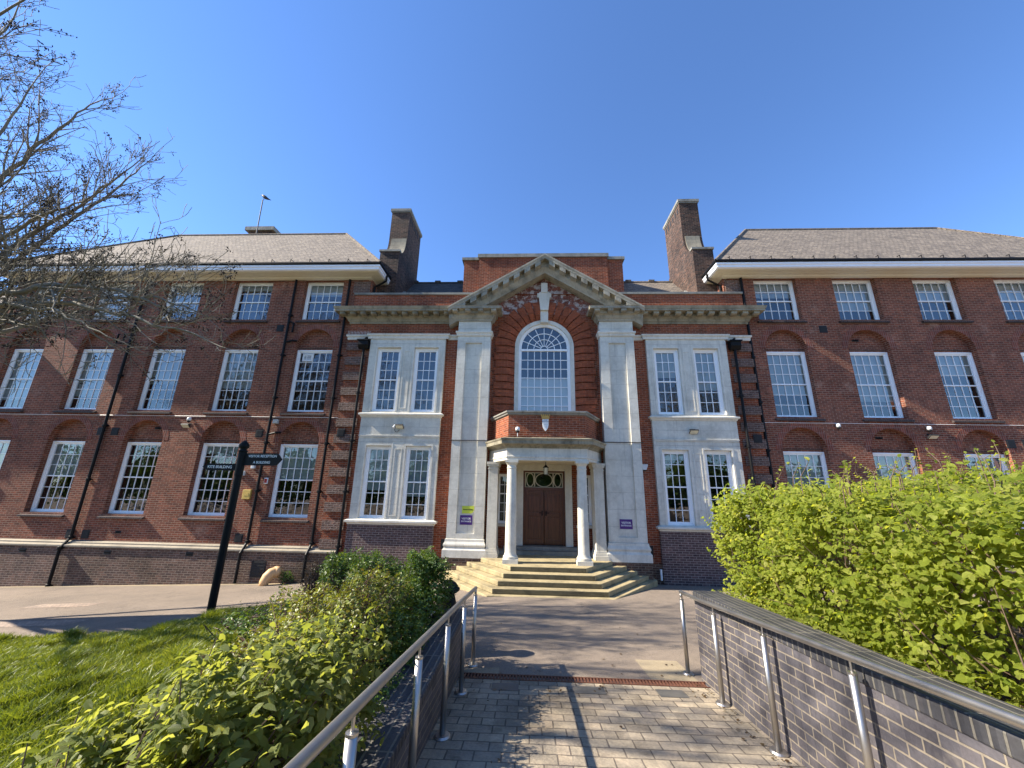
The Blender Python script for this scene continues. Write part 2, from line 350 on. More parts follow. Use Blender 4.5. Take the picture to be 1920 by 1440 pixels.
def mk_leaf(name, a, b, c, trans=.42, ribs=True, back=None):
    t = NT(name); out = t.t.nodes['Material Output']
    at = t.n('Attribute', attribute_name='tint'); 
    col = t.ramp(at.outputs['Fac'], [(0, a), (.55, b), (1, c)])
    t.l(col, t.b.inputs['Base Color']); t.b.inputs['Roughness'].default_value = .42; t.b.inputs['Specular IOR Level'].default_value = .45
    if ribs:
        uv = t.n('UVMap'); sx = t.n('SeparateXYZ'); t.l(uv.outputs[0], sx.inputs[0])
        w = t.math('SINE', t.math('MULTIPLY', t.math('SUBTRACT', sx.outputs[1], t.math('MULTIPLY', t.math('ABSOLUTE', sx.outputs[0]), .8)), 62.))
        t.l(t.bump(w, .0022), t.b.inputs['Normal'])
    tl = t.n('BsdfTranslucent'); t.l(t.mix(1., col, (1.5, 1.35, .6), 'MULTIPLY'), tl.inputs[0])
    mx = t.n('MixShader'); mx.inputs[0].default_value = trans
    t.l(t.b.outputs[0], mx.inputs[1]); t.l(tl.outputs[0], mx.inputs[2]); t.l(mx.outputs[0], out.inputs[0]); return t.m
M['hornbeam'] = mk_leaf('fresh hornbeam leaves', (.22, .31, .035), (.45, .53, .075), (.64, .66, .18))
M['hornbeam2'] = mk_leaf('hornbeam leaves with folds', (.19, .26, .055), (.34, .40, .11), (.50, .54, .20), .38)
M['rose'] = mk_leaf('small bronze green leaves', (.12, .08, .025), (.17, .20, .03), (.28, .31, .05), .35, False)
M['darkleaf'] = mk_leaf('mid green leaves', (.05, .09, .015), (.09, .155, .022), (.17, .235, .04), .35, False)
M['weed'] = mk_leaf('weed leaves', (.05, .10, .02), (.08, .15, .025), (.13, .2, .04), .35, False)
M['grass'] = mk_leaf('grass blades', (.07, .10, .012), (.16, .21, .025), (.32, .34, .08), .4, False)
M['brownleaf'] = mk_leaf('old brown leaves', (.07, .04, .02), (.11, .07, .03), (.14, .1, .05), .25, False)
M['keys'] = plain('dry seed bunches', (.035, .022, .014), .9, var=.4)
M['bark'] = plain('grey olive bark', (.19, .165, .12), .85, var=.5, scale=18, bump=.004)
M['stem'] = plain('brown stems', (.11, .07, .045), .8, var=.4, scale=20)
M['yellow'] = plain('dandelion yellow', (.75, .5, .01), .7, var=.1)
M['feather'] = plain('dark feathers', (.02, .02, .024), .6, var=.3)

# ------------------------------------------------------------------ ground heights
def sstep(t): t = min(1, max(0, t)); return t*t*(3-2*t)
def plaza_z(x, y):
    yy = min(max(y, 1.5), 14.6)
    return -2.36-.068*(yy-5.9)+.037*min(0, max(x, -40)+1)
def ramp_z(y): return -2.352+.105*(5.9-y) if y > -1.5 else -2.352+.105*7.4
EDGE = [(-60, 6.6), (-14, 7.1), (-10.1, 7.5), (-8.3, 7.74), (-6.9, 8.32), (-5.8, 9.05), (-4.6, 9.1), (-3.2, 8.2), (-2.0, 6.75), (-1.86, 6.4)]
def edge_y(x):
    for (a, b), (c, d) in zip(EDGE, EDGE[1:]):
        if a <= x <= c: return b+(d-b)*(x-a)/(c-a)
    return EDGE[0][1]
def lawn_z(x, y):
    s = sstep((x+9.5)/7.0)*sstep((edge_y(x)-y)/2.4)
    p = plaza_z(x, y); return p+.03+(max(-1.74, p+.1)-p)*s

def grid_obj(name, xs, ys, zf, mat, keep=None, parent=None):
    mb = MB(); nx = len(xs)
    mb.v = [(x, y, zf(x, y)) for y in ys for x in xs]
    for j in range(len(ys)-1):
        for i in range(nx-1):
            if keep and not keep((xs[i]+xs[i+1])/2, (ys[j]+ys[j+1])/2): continue
            mb.f.append((j*nx+i, j*nx+i+1, (j+1)*nx+i+1, (j+1)*nx+i))
    return obj(name, mb, mat, parent, recalc=False)
def lin(a, b, n): return [a+(b-a)*i/n for i in range(n+1)]

gx = [-400, -150, -70, -45]+lin(-40, -2, 76)[0:]+lin(-1.5, 12, 27)+[20, 40, 70, 150, 400]
gy = [-400, -150, -60, -20, -8]+lin(-4, 15, 38)+[18, 24, 60, 150, 400]
struct(grid_obj('plaza', gx, gy, plaza_z, M['asphalt']))
lx = lin(-45, -10, 35)+lin(-9.75, -1.86, 33)
lawn = MB(); rows = lin(0, 1, 24)
def lawn_pt(x, t): y = -6+(edge_y(x)+6)*t; return (x, y, lawn_z(x, y)-(.09 if t == 1 else 0))
lawn.v = [lawn_pt(x, t) for t in rows for x in lx]; n_ = len(lx)
lawn.f = [(j*n_+i, j*n_+i+1, (j+1)*n_+i+1, (j+1)*n_+i) for j in range(len(rows)-1) for i in range(n_-1)]
struct(obj('lawn', lawn, M['turf'], recalc=False))
# planting beds
bed = MB()
bx = lin(-5.6, -1.86, 20); by = lin(-1, 1, 24)
bp_ = []
for j, t in enumerate(lin(0, 1, 26)):
    for x in bx:
        y0 = -1.0; y1 = edge_y(x)-.12; y = y0+(y1-y0)*t
        inner = min(1, max(0, (x+3.3+.4*math.sin(y*1.7))/.5)) if y < 6 else min(1, max(0, (x+4.9)/.5))
        bp_.append((x, y, lawn_z(x, y)+(.05 if inner > .1 else -.06)+.02*math.sin(9*x+5*y)))
bed.v = bp_; n_ = len(bx)
bed.f = [(j*n_+i, j*n_+i+1, (j+1)*n_+i+1, (j+1)*n_+i) for j in range(26) for i in range(n_-1)]
struct(obj('planting_bed', bed, M['soil'], recalc=False))
struct(grid_obj('hedge_bed', lin(2.02, 9, 10), lin(-4, 6.2, 16), lambda x, y: -1.42+.055*(5.9-y)*.8+.02*math.sin(7*x+3*y), M['soil']))
struct(grid_obj('ramp', [-1.5, -.7, .1, .9, 1.68], [-8, -4, -1.5]+lin(-1, 5.74, 10), lambda x, y: ramp_z(y), M['paver']))

# drain channel across the foot of the ramp
t = thing('drain_channel', 'rusty slotted drain channel across the foot of the ramp', 'drain', (.1, 5.82, -2.36))
mb = MB(); mb.box(-1.5, 1.68, 5.76, 5.775, -2.42, -2.335); mb.box(-1.5, 1.68, 5.895, 5.91, -2.42, -2.335); mb.box(-1.5, 1.68, 5.775, 5.895, -2.43, -2.41)
obj('channel_frame', mb, M['rust'], t)
mb = MB(); x = -1.48
while x < 1.66: mb.box(x, x+.022, 5.775, 5.895, -2.40, -2.338); x += .042
obj('grating', mb, M['rust'], t)
for i, (x0, x1) in enumerate(((-1.05, -.72), (-.05, .32), (.95, 1.28))):
    mb = MB(); y0, y1 = 5.38, 5.62
    mb.add([(x0, y0, ramp_z(y0)+.004), (x1, y0, ramp_z(y0)+.004), (x1, y1, ramp_z(y1)+.004), (x0, y1, ramp_z(y1)+.004)], [(0, 1, 2, 3)])
    o = obj('cover_plate', mb, M['cover'])
    struct(o)
def ground_patch(name, poly, mat, lift=.004, zf=plaza_z):
    mb = MB(); mb.add([(x, y, zf(x, y)+lift) for x, y in poly], [tuple(range(len(poly)))]); return struct(obj(name, mb, mat, recalc=False))
ground_patch('concrete_patch', [(1.02, 5.93), (1.62, 5.93), (1.62, 6.75), (1.0, 6.75)], M['conc'])
ground_patch('concrete_kerb_patch', [(-1.5, 5.93), (-1.0, 5.93), (-1.0, 6.2), (-1.5, 6.2)], M['conc'])
ground_patch('blister_patch', [(-12.3, 8.55), (-10.3, 8.75), (-10.3, 9.25), (-12.3, 9.05)], M['patch'])
ground_patch('blister_patch', [(-13.6, 10.5), (-12.0, 10.65), (-12.0, 11.15), (-13.6, 11.0)], M['patch'])
ground_patch('gutter_strip', [(-24, 14.0), (-1.5, 14.0), (-1.5, 14.35), (-24, 14.35)], M['conc'])

# ------------------------------------------------------------------ the school building
B = thing('school_building', 'long red brick school building with white stone entrance centre, sash windows and tiled roofs', 'building', (0, 14.5, -2.95))
YW, YF, YN = 14.50, 14.70, 14.78        # wing face, window frames, niche back
Z_TOP = 8.86
HW, HW3 = .795, .846
LOWS = (-1.113, 1.575); MIDS = (2.834, 5.475); TOPS = (6.767, 8.62)
WX = {-1: [-9.444-3.121*k for k in range(5)], 1: [9.427+3.129*k for k in range(5)]}
X_IN, X_OUT = 7.35, 23.4

def arch_pts(xc, zc, r, n=18): return [(xc+r*math.cos(math.pi*(1-i/n)), zc+r*math.sin(math.pi*(1-i/n))) for i in range(n+1)]

def holed_band(mb, x0, x1, z0, z1, holes, y, yb):
    """wall strip on plane y between z0 and z1; holes = (xc, halfwidth, zb, spring, arched); reveals run back to yb"""
    cur = x0
    for xc, hw, zb, zs, arched in sorted(holes):
        a, b = xc-hw, xc+hw
        mb.add([(cur, y, z0), (a, y, z0), (a, y, z1), (cur, y, z1)], [(0, 1, 2, 3)])
        if zb > z0: mb.add([(a, y, z0), (b, y, z0), (b, y, zb), (a, y, zb)], [(0, 1, 2, 3)])
        top = arch_pts(xc, zs, hw) if arched else [(a, zs), (b, zs)]
        n = len(top)
        for i in range(n-1):
            (p, q), (r, s) = top[i], top[i+1]
            mb.add([(p, y, q), (r, y, s), (r, y, z1), (p, y, z1)], [(0, 1, 2, 3)])
            mb.add([(p, y, q), (r, y, s), (r, yb, s), (p, yb, q)], [(0, 1, 2, 3)])
        mb.add([(a, y, zb), (a, yb, zb), (a, yb, zs), (a, y, zs)], [(0, 1, 2, 3)])
        mb.add([(b, y, zb), (b, yb, zb), (b, yb, zs), (b, y, zs)], [(0, 1, 2, 3)])
        mb.add([(a, y, zb), (b, y, zb), (b, yb, zb), (a, yb, zb)], [(0, 1, 2, 3)])
        cur = b
    mb.add([(cur, y, z0), (x1, y, z0), (x1, y, z1), (cur, y, z1)], [(0, 1, 2, 3)])

def window(xc, hw, zb, zt, yf, ncol, r_up, r_lo, blind=0., blind_lo=None, sill=True, fw_=.075, vent=False, sillmat='creasing', sillw=.09, name='window'):
    m = MB(); x0, x1 = xc-hw, xc+hw
    def ring(a0, a1, b0, b1, w, ya, yb):
        m.box(a0, a0+w, ya, yb, b0, b1); m.box(a1-w, a1, ya, yb, b0, b1)
        m.box(a0+w, a1-w, ya, yb, b1-w, b1); m.box(a0+w, a1-w, ya, yb, b0, b0+w*.9)
    e = .004
    ring(x0, x1, zb, zt, fw_*.55, yf, yf+.11)
    ring(x0+fw_*.55-e, x1-fw_*.55+e, zb+fw_*.5-e, zt-fw_*.55+e, fw_*.5, yf+.025, yf+.112)
    i0, i1, j0, j1 = x0+fw_*1.05-e, x1-fw_*1.05+e, zb+fw_*.95-e, zt-fw_*1.05+e
    rows = r_up+r_lo; zm = j0+(j1-j0)*r_lo/rows
    ring(i0, i1, j0, j1, .042, yf+.05, yf+.114)
    m.box(i0+.03, i1-.03, yf+.045, yf+.116, zm-.022, zm+.024)
    g0, g1 = i0+.042, i1-.042
    for c in range(1, ncol):
        x = g0+(g1-g0)*c/ncol; m.box(x-.011, x+.011, yf+.066, yf+.1, j0+.03, j1-.03)
    for k in range(1, r_lo):
        z = j0+.04+(zm-j0-.06)*k/r_lo; m.box(i0+.03, i1-.03, yf+.068, yf+.098, z-.011, z+.011)
    for k in range(1, r_up):
        z = zm+.02+(j1-.04-zm-.02)*k/r_up; m.box(i0+.03, i1-.03, yf+.068, yf+.098, z-.011, z+.011)
    w = obj(name, m, M['paint'], B)
    yg = yf+.085; g = MB(); g.add([(i0+.02, yg, j0+.02), (i1-.02, yg, j0+.02), (i1-.02, yg, j1-.02), (i0+.02, yg, j1-.02)], [(0, 1, 2, 3)])
    obj('pane', g, M['glass'], w, recalc=False)
    if blind > 0:
        b = MB(); zz = j1-(j1-j0)*blind; b.box(i0+.02, i1-.02, yf+.135, yf+.141, zz, j1-.01); b.box(i0+.02, i1-.02, yf+.128, yf+.148, zz-.018, zz)
        obj('blind', b, M['blind'], w)
    if vent:
        b = MB(); xa, xb, za, zb_ = g0+.12, g0+.12+.42, j1-.40, j1-.07
        for q in ((xa, xb, za, za+.05), (xa, xb, zb_-.05, zb_), (xa, xa+.05, za+.05, zb_-.05), (xb-.05, xb, za+.05, zb_-.05)): b.box(q[0], q[1], yf+.03, yf+.09, q[2], q[3])
        for k in range(4): b.box(xa+.05, xb-.05, yf+.05, yf+.07, za+.06+k*.06, za+.09+k*.06)
        obj('vent_frame', b, M['white'], w)
    if sill:
        s = MB(); s.prism([(YW-sillw, zb-.155), (YW-sillw, zb-.095), (YF+.02, zb-.002), (YF+.02, zb-.155)], x0-.085, x1+.085, 'x')
        o = obj('sill', s, M[sillmat], w)
    return w

blinds = {-1: {0: [.5, .12, .0, .5, .5], 1: [.0, .62, .56, .78, .85], 2: [.3, .15, .75, .95, .6]},
          1: {0: [.75, .7, .6, .5, .5], 1: [.66, .75, .34, .5, .5], 2: [.38, .72, .5, .5, .4]}}
for sgn, nm in ((-1, 'left'), (1, 'right')):
    xs = WX[sgn]; xa, xb = (-X_OUT, -X_IN) if sgn < 0 else (X_IN, X_OUT)
    mb = MB()
    holed_band(mb, xa, xb, -2.12, 2.62, [(x, HW, LOWS[0], LOWS[1]+.06, True) for x in xs], YW, YN)
    holed_band(mb, xa, xb, 2.62, 6.52, [(x, HW, MIDS[0], MIDS[1]+.06, True) for x in xs], YW, YN)
    holed_band(mb, xa, xb, 6.52, Z_TOP, [(x, HW3, TOPS[0], TOPS[1], False) for x in xs], YW, YN)
    for x in (xa, xb): mb.add([(x, YW, -2.12), (x, 20.6, -2.12), (x, 20.6, Z_TOP), (x, YW, Z_TOP)], [(0, 1, 2, 3)])
    mb.add([(xa, 20.6, -3.8), (xb, 20.6, -3.8), (xb, 20.6, Z_TOP), (xa, 20.6, Z_TOP)], [(0, 1, 2, 3)])
    wall = obj('wall', mb, M['wing'], B, recalc=False)
    # plinth with its sloping stone ledge
    mb = MB(); mb.box(xa-(.0 if sgn > 0 else .15), xb+(0 if sgn < 0 else .15), 14.26, 14.6, -4.4, -2.23)
    obj('plinth', mb, M['plinth'], B)
    mb = MB(); mb.prism([(14.22, -2.23), (14.22, -2.18), (YW+.03, -2.09), (YW+.03, -2.23)], xa-.02, xb+.02, 'x')
    mb.prism([(14.36, -2.135), (14.36, -2.10), (YW+.01, -2.055), (YW+.01, -2.12)], xa-.01, xb+.01, 'x')
    obj('plinth_ledge', mb, M['ledge'], B)
    # thin painted cable run and stone band under the middle sills
    mb = MB(); mb.tube([(xa, YW-.01, 2.605), (xb, YW-.01, 2.605)], .009, 6); obj('cable', mb, M['white'], B)
    for row, (zs, nr) in enumerate(((LOWS, 3), (MIDS, 3), (TOPS, 2))):
        for k, x in enumerate(xs):
            w = window(x, HW3 if row == 2 else HW, zs[0], zs[1], YF, 5, nr, nr, blinds[sgn][row][k], vent=(sgn < 0 and row == 1 and k == 0))
            if row == 2: continue
            zt = zs[1]; mb = MB(); mb.prism([(x-HW-.01, zt-.01)]+arch_pts(x, zt+.06, HW+.01)+[(x+HW+.01, zt-.01)], YN-.055, YN, 'y'); obj('arch_infill', mb, M['wing'], w)
            mb = MB(); mb.box(x-HW, x+HW, YN-.08, YN-.05, zt+.075, zt+.10); obj('arch_lintel', mb, M['creasing'], w)
            mb = MB(); ra, rb = arch_pts(x, zt+.06, HW+.002), arch_pts(x, zt+.06, HW+.23); n = len(ra)-1
            mb.v = [(p[0], YW-.006, p[1]) for i in range(n+1) for p in (ra[i], rb[i])]+[(p[0], YW+.02, p[1]) for i in range(n+1) for p in (ra[i], rb[i])]
            q = 2*(n+1); mb.f = [(2*i, 2*i+1, 2*i+3, 2*i+2) for i in range(n)]+[(2*i+1, 2*i+3, 2*i+3+q, 2*i+1+q) for i in range(n)]
            obj('arch_ring', mb, M['arch'], w)
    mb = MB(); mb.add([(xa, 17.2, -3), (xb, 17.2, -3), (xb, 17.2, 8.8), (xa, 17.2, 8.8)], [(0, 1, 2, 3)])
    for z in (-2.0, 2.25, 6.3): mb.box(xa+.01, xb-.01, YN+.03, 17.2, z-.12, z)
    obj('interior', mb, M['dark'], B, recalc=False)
    # eaves: gutter, white corona, cream bed mould
    ex_i, ex_o = 6.80, 23.95
    if sgn < 0: path = [(-ex_o, 20.9), (-ex_o, 13.76), (-ex_i, 13.76), (-ex_i, 20.9)]
    else: path = [(ex_i, 20.9), (ex_i, 13.76), (ex_o, 13.76), (ex_o, 20.9)]
    e = obj('eaves', MB().sweep(path, [(.0, 8.90), (.0, 8.82), (-.035, 8.80), (-.035, 8.71), (-.09, 8.68), (-.6, 8.68), (-.6, 8.90)]), M['fascia'], B)
    obj('bed_mould', MB().sweep(path, [(-.12, 8.68), (-.18, 8.66), (-.34, 8.655), (-.38, 8.645), (-.50, 8.635), (-.56, 8.60), (-.64, 8.585), (-.70, 8.585), (-.70, 8.68)]), M['cream'], e)
    obj('gutter', MB().sweep(path, [(.055, 9.01), (.055, 8.95), (.035, 8.91), (-.02, 8.895), (-.09, 8.90), (-.09, 8.94), (.0, 8.94), (.03, 9.01)]), M['iron'], e)
    # hipped roof
    xi, xo, ya, yb, yr, zr = ex_i-.02, ex_o+.02, 13.74, 20.94, 17.35, 13.08
    s = sgn; A, Bq, Cq, D = (s*xi, ya, 8.98), (s*xo, ya, 8.98), (s*xo, yb, 8.98), (s*xi, yb, 8.98)
    P, Q = (s*10.42, yr, zr), (s*19.75, yr, zr)
    mb = MB(); mb.add([A, Bq, Cq, D, P, Q], [(0, 1, 5, 4), (1, 2, 5), (2, 3, 4, 5), (3, 0, 4), (0, 3, 2, 1)])
    roof = obj('roof', mb, M['tile'], B)
    mb = MB()
    for a, b in ((P, Q), (A, P), (Bq, Q), (D, P), (Cq, Q)): mb.tube([a, b], .07, 8)
    obj('ridge_tiles', mb, M['tile'], roof)
    mb = MB()
    for k in range(20):
        x = s*(7.4+k*.82); mb.box(x-.008, x+.008, 13.84, 13.86, 9.02, 9.24); mb.box(x-.008, x+.008, 13.84, 14.05, 9.22, 9.24)
    obj('snow_guard', mb, M['iron'], roof)
    # big slab chimney standing on the inner end wall
    c0, c1 = (s*6.52, s*7.40); c0, c1 = min(c0, c1), max(c0, c1)
    zc = 13.16 if sgn < 0 else 13.50
    prof = [(15.0, 7.2), (15.0, 10.35), (15.16, 10.35)]
    for i in range(9):
        q = math.pi/2*i/8; prof.append((15.16+.62*math.sin(q), 10.45+1.15*(1-math.cos(q))))
    prof += [(15.78, zc), (17.75, zc), (17.75, 10.6), (18.0, 10.4), (18.0, 7.2)]
    ch = obj('chimney', MB().prism(prof, c0, c1, 'x'), M['soot'], roof)
    mb = MB(); mb.box(c0-.06, c1+.06, 15.72, 17.81, zc, zc+.14); mb.box(c0-.03, c1+.03, 15.75, 17.78, zc-.06, zc-.005)
    obj('chimney_cap', mb, M['cap'], ch)
    mb = MB(); mb.box(c0-.04, c1+.04, 14.95, 15.17, 10.355, 10.45); obj('shoulder_cap', mb, M['cap'], ch)
    lo = [(15.13, 10.46)]+[(p[0]-.012, p[1]+.012) for p in prof[3:12]]+[(15.80, 11.6), (15.80, 11.25)]
    sc0 = min(c0, c1)+.18; mb = MB()
    arc = [(p[0]-.03, p[1]) for p in prof[3:12]]; arc2 = [(p[0]+.03, p[1]-.03) for p in prof[3:12]]
    mb.prism(arc+arc2[::-1], c0+.1 if s > 0 else c0+.12, c1-.12 if s > 0 else c1-.02, 'x')
    obj('scroll', mb, M['sootstone'], ch)
    mb = MB()
    for k in range(6):
        y = 15.95+k*.3
        for xx in (c0-.004, c1+.004): mb.box(xx-.01, xx+.01, y, y+.13, zc-.48, zc-.22)
    obj('flue_vent', mb, M['black'], ch)
    mb = MB(); mb.prism([(14.96, 8.5), (14.96, 9.6), (15.02, 9.6), (15.02, 8.5)], c0-.07 if s > 0 else c1-.01, c0+.01 if s > 0 else c1+.07, 'x')
    # upper quoin panel of grey brick beside the corner
    q0, q1 = (s*7.42, s*8.12); mb = MB(); mb.box(min(q0, q1), max(q0, q1), YW-.035, YW+.05, 7.98, 8.52)
    obj('quoin_panel', mb, M['quoin'], B)

# small stack behind the left ridge
mb = MB(); mb.box(-16.35, -15.0, 17.9, 19.6, 11.5, 13.72); st = obj('ridge_stack', mb, M['soot'], B)
obj('stack_cap', MB().box(-16.5, -14.85, 17.75, 19.75, 13.72, 13.95), M['cap'], st)
# distant pavilion end at the far left
mb = MB(); mb.box(-31, -23.9, 14.22, 20, -4.4, 6.6); pv = obj('end_pavilion', mb, M['wing'], B)
mb = MB()
for k in range(22): mb.box(-24.55, -23.88 if k % 2 else -23.86, 14.16 if k % 2 == 0 else 14.2, 14.9, -2.0+k*.38, -2.0+k*.38+.3)
obj('pavilion_quoin', mb, M['quoin'], pv)
obj('pavilion_cornice', MB().sweep([(-31, 14.22), (-23.9, 14.22), (-23.9, 20)], [(0, 6.4), (.12, 6.42), (.2, 6.55), (.5, 6.62), (.58, 6.9), (0, 6.98)]), M['cornice'], pv)
mb = MB(); mb.prism([(14.3, 6.98), (17.2, 9.4), (20, 6.98)], -31, -24.0, 'x'); obj('pavilion_roof', mb, M['tile'], pv)

# ---- centre block
YC, YB, YP, YR = 14.38, 14.26, 14.04, 14.46
XC = 7.96
mb = MB()
for s in (-1, 1):
    a, b = sorted((s*3.42, s*XC))
    bay = [(s*4.69, .60, -1.25, 1.75, False), (s*6.20, .60, -1.25, 1.75, False)]
    holed_band(mb, a, b, -4.2, 2.5, bay, YC, YC+.3)
    bay = [(s*4.69, .60, 2.6, 5.6, False), (s*6.20, .60, 2.6, 5.6, False)]
    holed_band(mb, a, b, 2.5, 7.86, bay, YC, YC+.3)
    mb.add([(s*XC, YC, -4.2), (s*XC, 15.2, -4.2), (s*XC, 15.2, 7.86), (s*XC, YC, 7.86)], [(0, 1, 2, 3)])
    mb.add([(s*3.425, YC, -4.2), (s*2.05, YC, -4.2), (s*2.05, YC, 7.86), (s*3.425, YC, 7.86)], [(0, 1, 2, 3)])
mb.add([(-XC, YC, 7.86), (XC, YC, 7.86), (XC, 15.2, 7.86), (-XC, 15.2, 7.86)], [(0, 1, 2, 3)])
mb.add([(-XC, 15.2, 7.0), (XC, 15.2, 7.0), (XC, 15.2, 7.86), (-XC, 15.2, 7.86)], [(0, 1, 2, 3)])
cw = obj('wall', mb, M['red'], B, recalc=False)
# wall around the arched window, between the pilasters
AZ, AR = 5.60, 1.17
mb = MB(); holed_band(mb, -2.13, 2.13, 1.3, 7.0, [(0, 1.56, 2.0, AZ, True)], YR, YR+.3); obj('arch_wall', mb, M['red'], B, recalc=False)
mb = MB(); mb.prism([(-3.0, 6.98), (3.0, 6.98), (0, 8.95)], YR-.006, YR+.3, 'y'); obj('tympanum', mb, M['tymp'], B)
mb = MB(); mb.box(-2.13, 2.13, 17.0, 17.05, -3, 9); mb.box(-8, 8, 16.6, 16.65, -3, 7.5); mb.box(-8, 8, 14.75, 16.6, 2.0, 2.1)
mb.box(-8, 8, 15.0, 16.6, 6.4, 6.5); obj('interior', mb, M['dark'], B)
# rubbed brick blocks of the coved arch surround
cov = [(1.93, -.055), (1.60, -.055), (1.50, -.045), (1.38, .0), (1.27, .07), (1.19, .135), (1.165, .22)]
def cove_block(p0, p1, grow):
    """p0, p1: functions giving the (x,z) of radius r at the two ends of the block"""
    m = MB(); n = len(cov); pr = [((r+grow if i == 0 else r), d) for i, (r, d) in enumerate(cov)]
    vs = []
    for f in (p0, p1):
        for r, d in pr: x, z = f(r); vs.append((x, YR+d, z))
        for r, d in pr: x, z = f(r); vs.append((x, YR+d+.3, z))
    fs = [(i, i+1, 2*n+i+1, 2*n+i) for i in range(n-1)]
    fs += [tuple(list(range(n))+list(range(2*n-1, n-1, -1))), tuple(list(range(2*n, 3*n))+list(range(4*n-1, 3*n-1, -1)))]
    fs += [(0, 2*n, 3*n, n), (n-1, n+n-1, 4*n-1, 3*n-1)]
    m.add(vs, fs); return m
surr = MB(); cnt = 0
for s in (-1, 1):
    z = 2.62; k = 0
    while z < AZ-.08:
        h = .245
        m = cove_block(lambda r, z=z: (s*r, z), lambda r, z=z: (s*r, z+h), .07 if k % 2 == 0 else 0)
        surr.add(m.v, m.f); z += .298; k += 1
na = 17
for k in range(na):
    if k == na//2: continue
    a0 = math.pi*(k+.07)/na; a1 = math.pi*(k+.93)/na
    m = cove_block(lambda r, a=a0: (r*math.cos(a), AZ+r*math.sin(a)), lambda r, a=a1: (r*math.cos(a), AZ+r*math.sin(a)), .06 if k % 2 == 0 else 0)
    surr.add(m.v, m.f)
vs_ = obj('voussoir_surround', surr, M['rub'], B)
bk = [(1.58, .004), (1.50, .02), (1.40, .07), (1.28, .14), (1.20, .19), (1.165, .27)]; mb = MB()
path = [(-1, 2.3, 0)]+[(math.cos(math.pi*(1-i/40)), AZ, math.sin(math.pi*(1-i/40))) for i in range(41)]+[(1, 2.3, 0)]
mb.v = [(cx*r if k not in (0, 42) else cx*r, YR+d, z+sz*r) for k, (cx, z, sz) in enumerate(path) for r, d in bk]
nb = len(bk); mb.f = [(i*nb+j, i*nb+j+1, (i+1)*nb+j+1, (i+1)*nb+j) for i in range(len(path)-1) for j in range(nb-1)]
obj('cove', mb, M['red'], vs_, recalc=False)
mb = MB(); back = MB()
n = 24; ins, outs = arch_pts(0, AZ, 1.03, n), arch_pts(0, AZ, 1.185, n)
ins = [(-1.03, 2.3)]+ins+[(1.03, 2.3)]; outs = [(-1.185, 2.3)]+outs+[(1.185, 2.3)]
for i in range(len(ins)-1): mb.prism([ins[i], ins[i+1], outs[i+1], outs[i]], YR+.13, YR+.45, 'y')
obj('window_surround', mb, M['stone2'], B)
mb = MB(); mb.prism([(-.15, 6.62), (.15, 6.62), (.165, 7.12), (-.165, 7.12)], YR-.03, YR+.25, 'y')
mb.prism([(-.165, 7.12), (.165, 7.12), (.235, 7.86), (.19, 7.94), (-.19, 7.94), (-.235, 7.86)], YR-.12, YR+.2, 'y')
mb.box(-.29, -.225, YR-.09, YR+.1, 7.70, 7.90); mb.box(.225, .29, YR-.09, YR+.1, 7.70, 7.90)
mb.box(-.135, .135, YR-.15, YR+.1, 7.90, 8.34)
obj('keystone', mb, M['stone2'], B, bevel=.012)
# arched window joinery
m = MB(); yw = YR+.2; rw = 1.03
n = 28
for ra, rb, ya, yb in ((.955, 1.035, yw, yw+.1), (.915, .96, yw+.03, yw+.1)):
    a, b = arch_pts(0, AZ, ra, n), arch_pts(0, AZ, rb, n)
    for i in range(n): m.prism([a[i], a[i+1], b[i+1], b[i]], ya, yb, 'y')
    for s in (-1, 1): m.box(min(s*ra, s*rb), max(s*ra, s*rb), ya+.002, yb-.002, 2.3, AZ)
m.box(-.94, .94, yw+.01, yw+.102, AZ-.14, AZ-.06); m.box(-.95, .95, yw, yw+.1, 2.3, 2.45)
z0, z1 = 2.45, AZ-.14
for c in range(1, 7): x = -.92+1.84*c/7; m.box(x-.013, x+.013, yw+.05, yw+.09, z0, z1)
for k in range(1, 8): z = z0+(z1-z0)*k/8; m.box(-.92, .92, yw+.052, yw+.088, z-.013, z+.013)
for rr in (.14, .42, .68):
    a, b = arch_pts(0, AZ-.05, rr-.013, 20), arch_pts(0, AZ-.05, rr+.013, 20)
    for i in range(20): m.prism([a[i], a[i+1], b[i+1], b[i]], yw+.05, yw+.09, 'y')
for k in range(1, 8):
    q = math.pi*k/8; c, s_ = math.cos(q), math.sin(q)
    m.prism([(.14*c-.012*s_, AZ-.05+.14*s_+.012*c), (.14*c+.012*s_, AZ-.05+.14*s_-.012*c), (.93*c+.012*s_, AZ-.05+.93*s_-.012*c), (.93*c-.012*s_, AZ-.05+.93*s_+.012*c)], yw+.053, yw+.087, 'y')
aw = obj('arched_window', m, M['paint'], B)
g = MB(); pts = arch_pts(0, AZ, .94, 24); g.add([(-.93, yw+.07, 2.4)]+[(x, yw+.07, z) for x, z in pts]+[(.93, yw+.07, 2.4)], [tuple(range(27))])
obj('pane', g, M['glass'], aw, recalc=False)
obj('blind', MB().box(-.93, .93, yw+.13, yw+.136, 2.3, 4.34), M['blind'], aw)
# attic block
mb = MB(); mb.box(-3.72, 3.72, 16.0, 17.5, 7.5, 10.52); mb.box(-3.0, 3.0, 15.9, 16.02, 7.5, 10.6); at = obj('attic', mb, M['red'], B)
mb = MB(); mb.box(-3.82, -3.02, 15.93, 17.6, 10.52, 10.66); mb.box(3.02, 3.82, 15.93, 17.6, 10.52, 10.66); mb.box(-3.06, 3.06, 15.83, 17.6, 10.6, 10.78)
obj('attic_coping', mb, M['cap'], at)
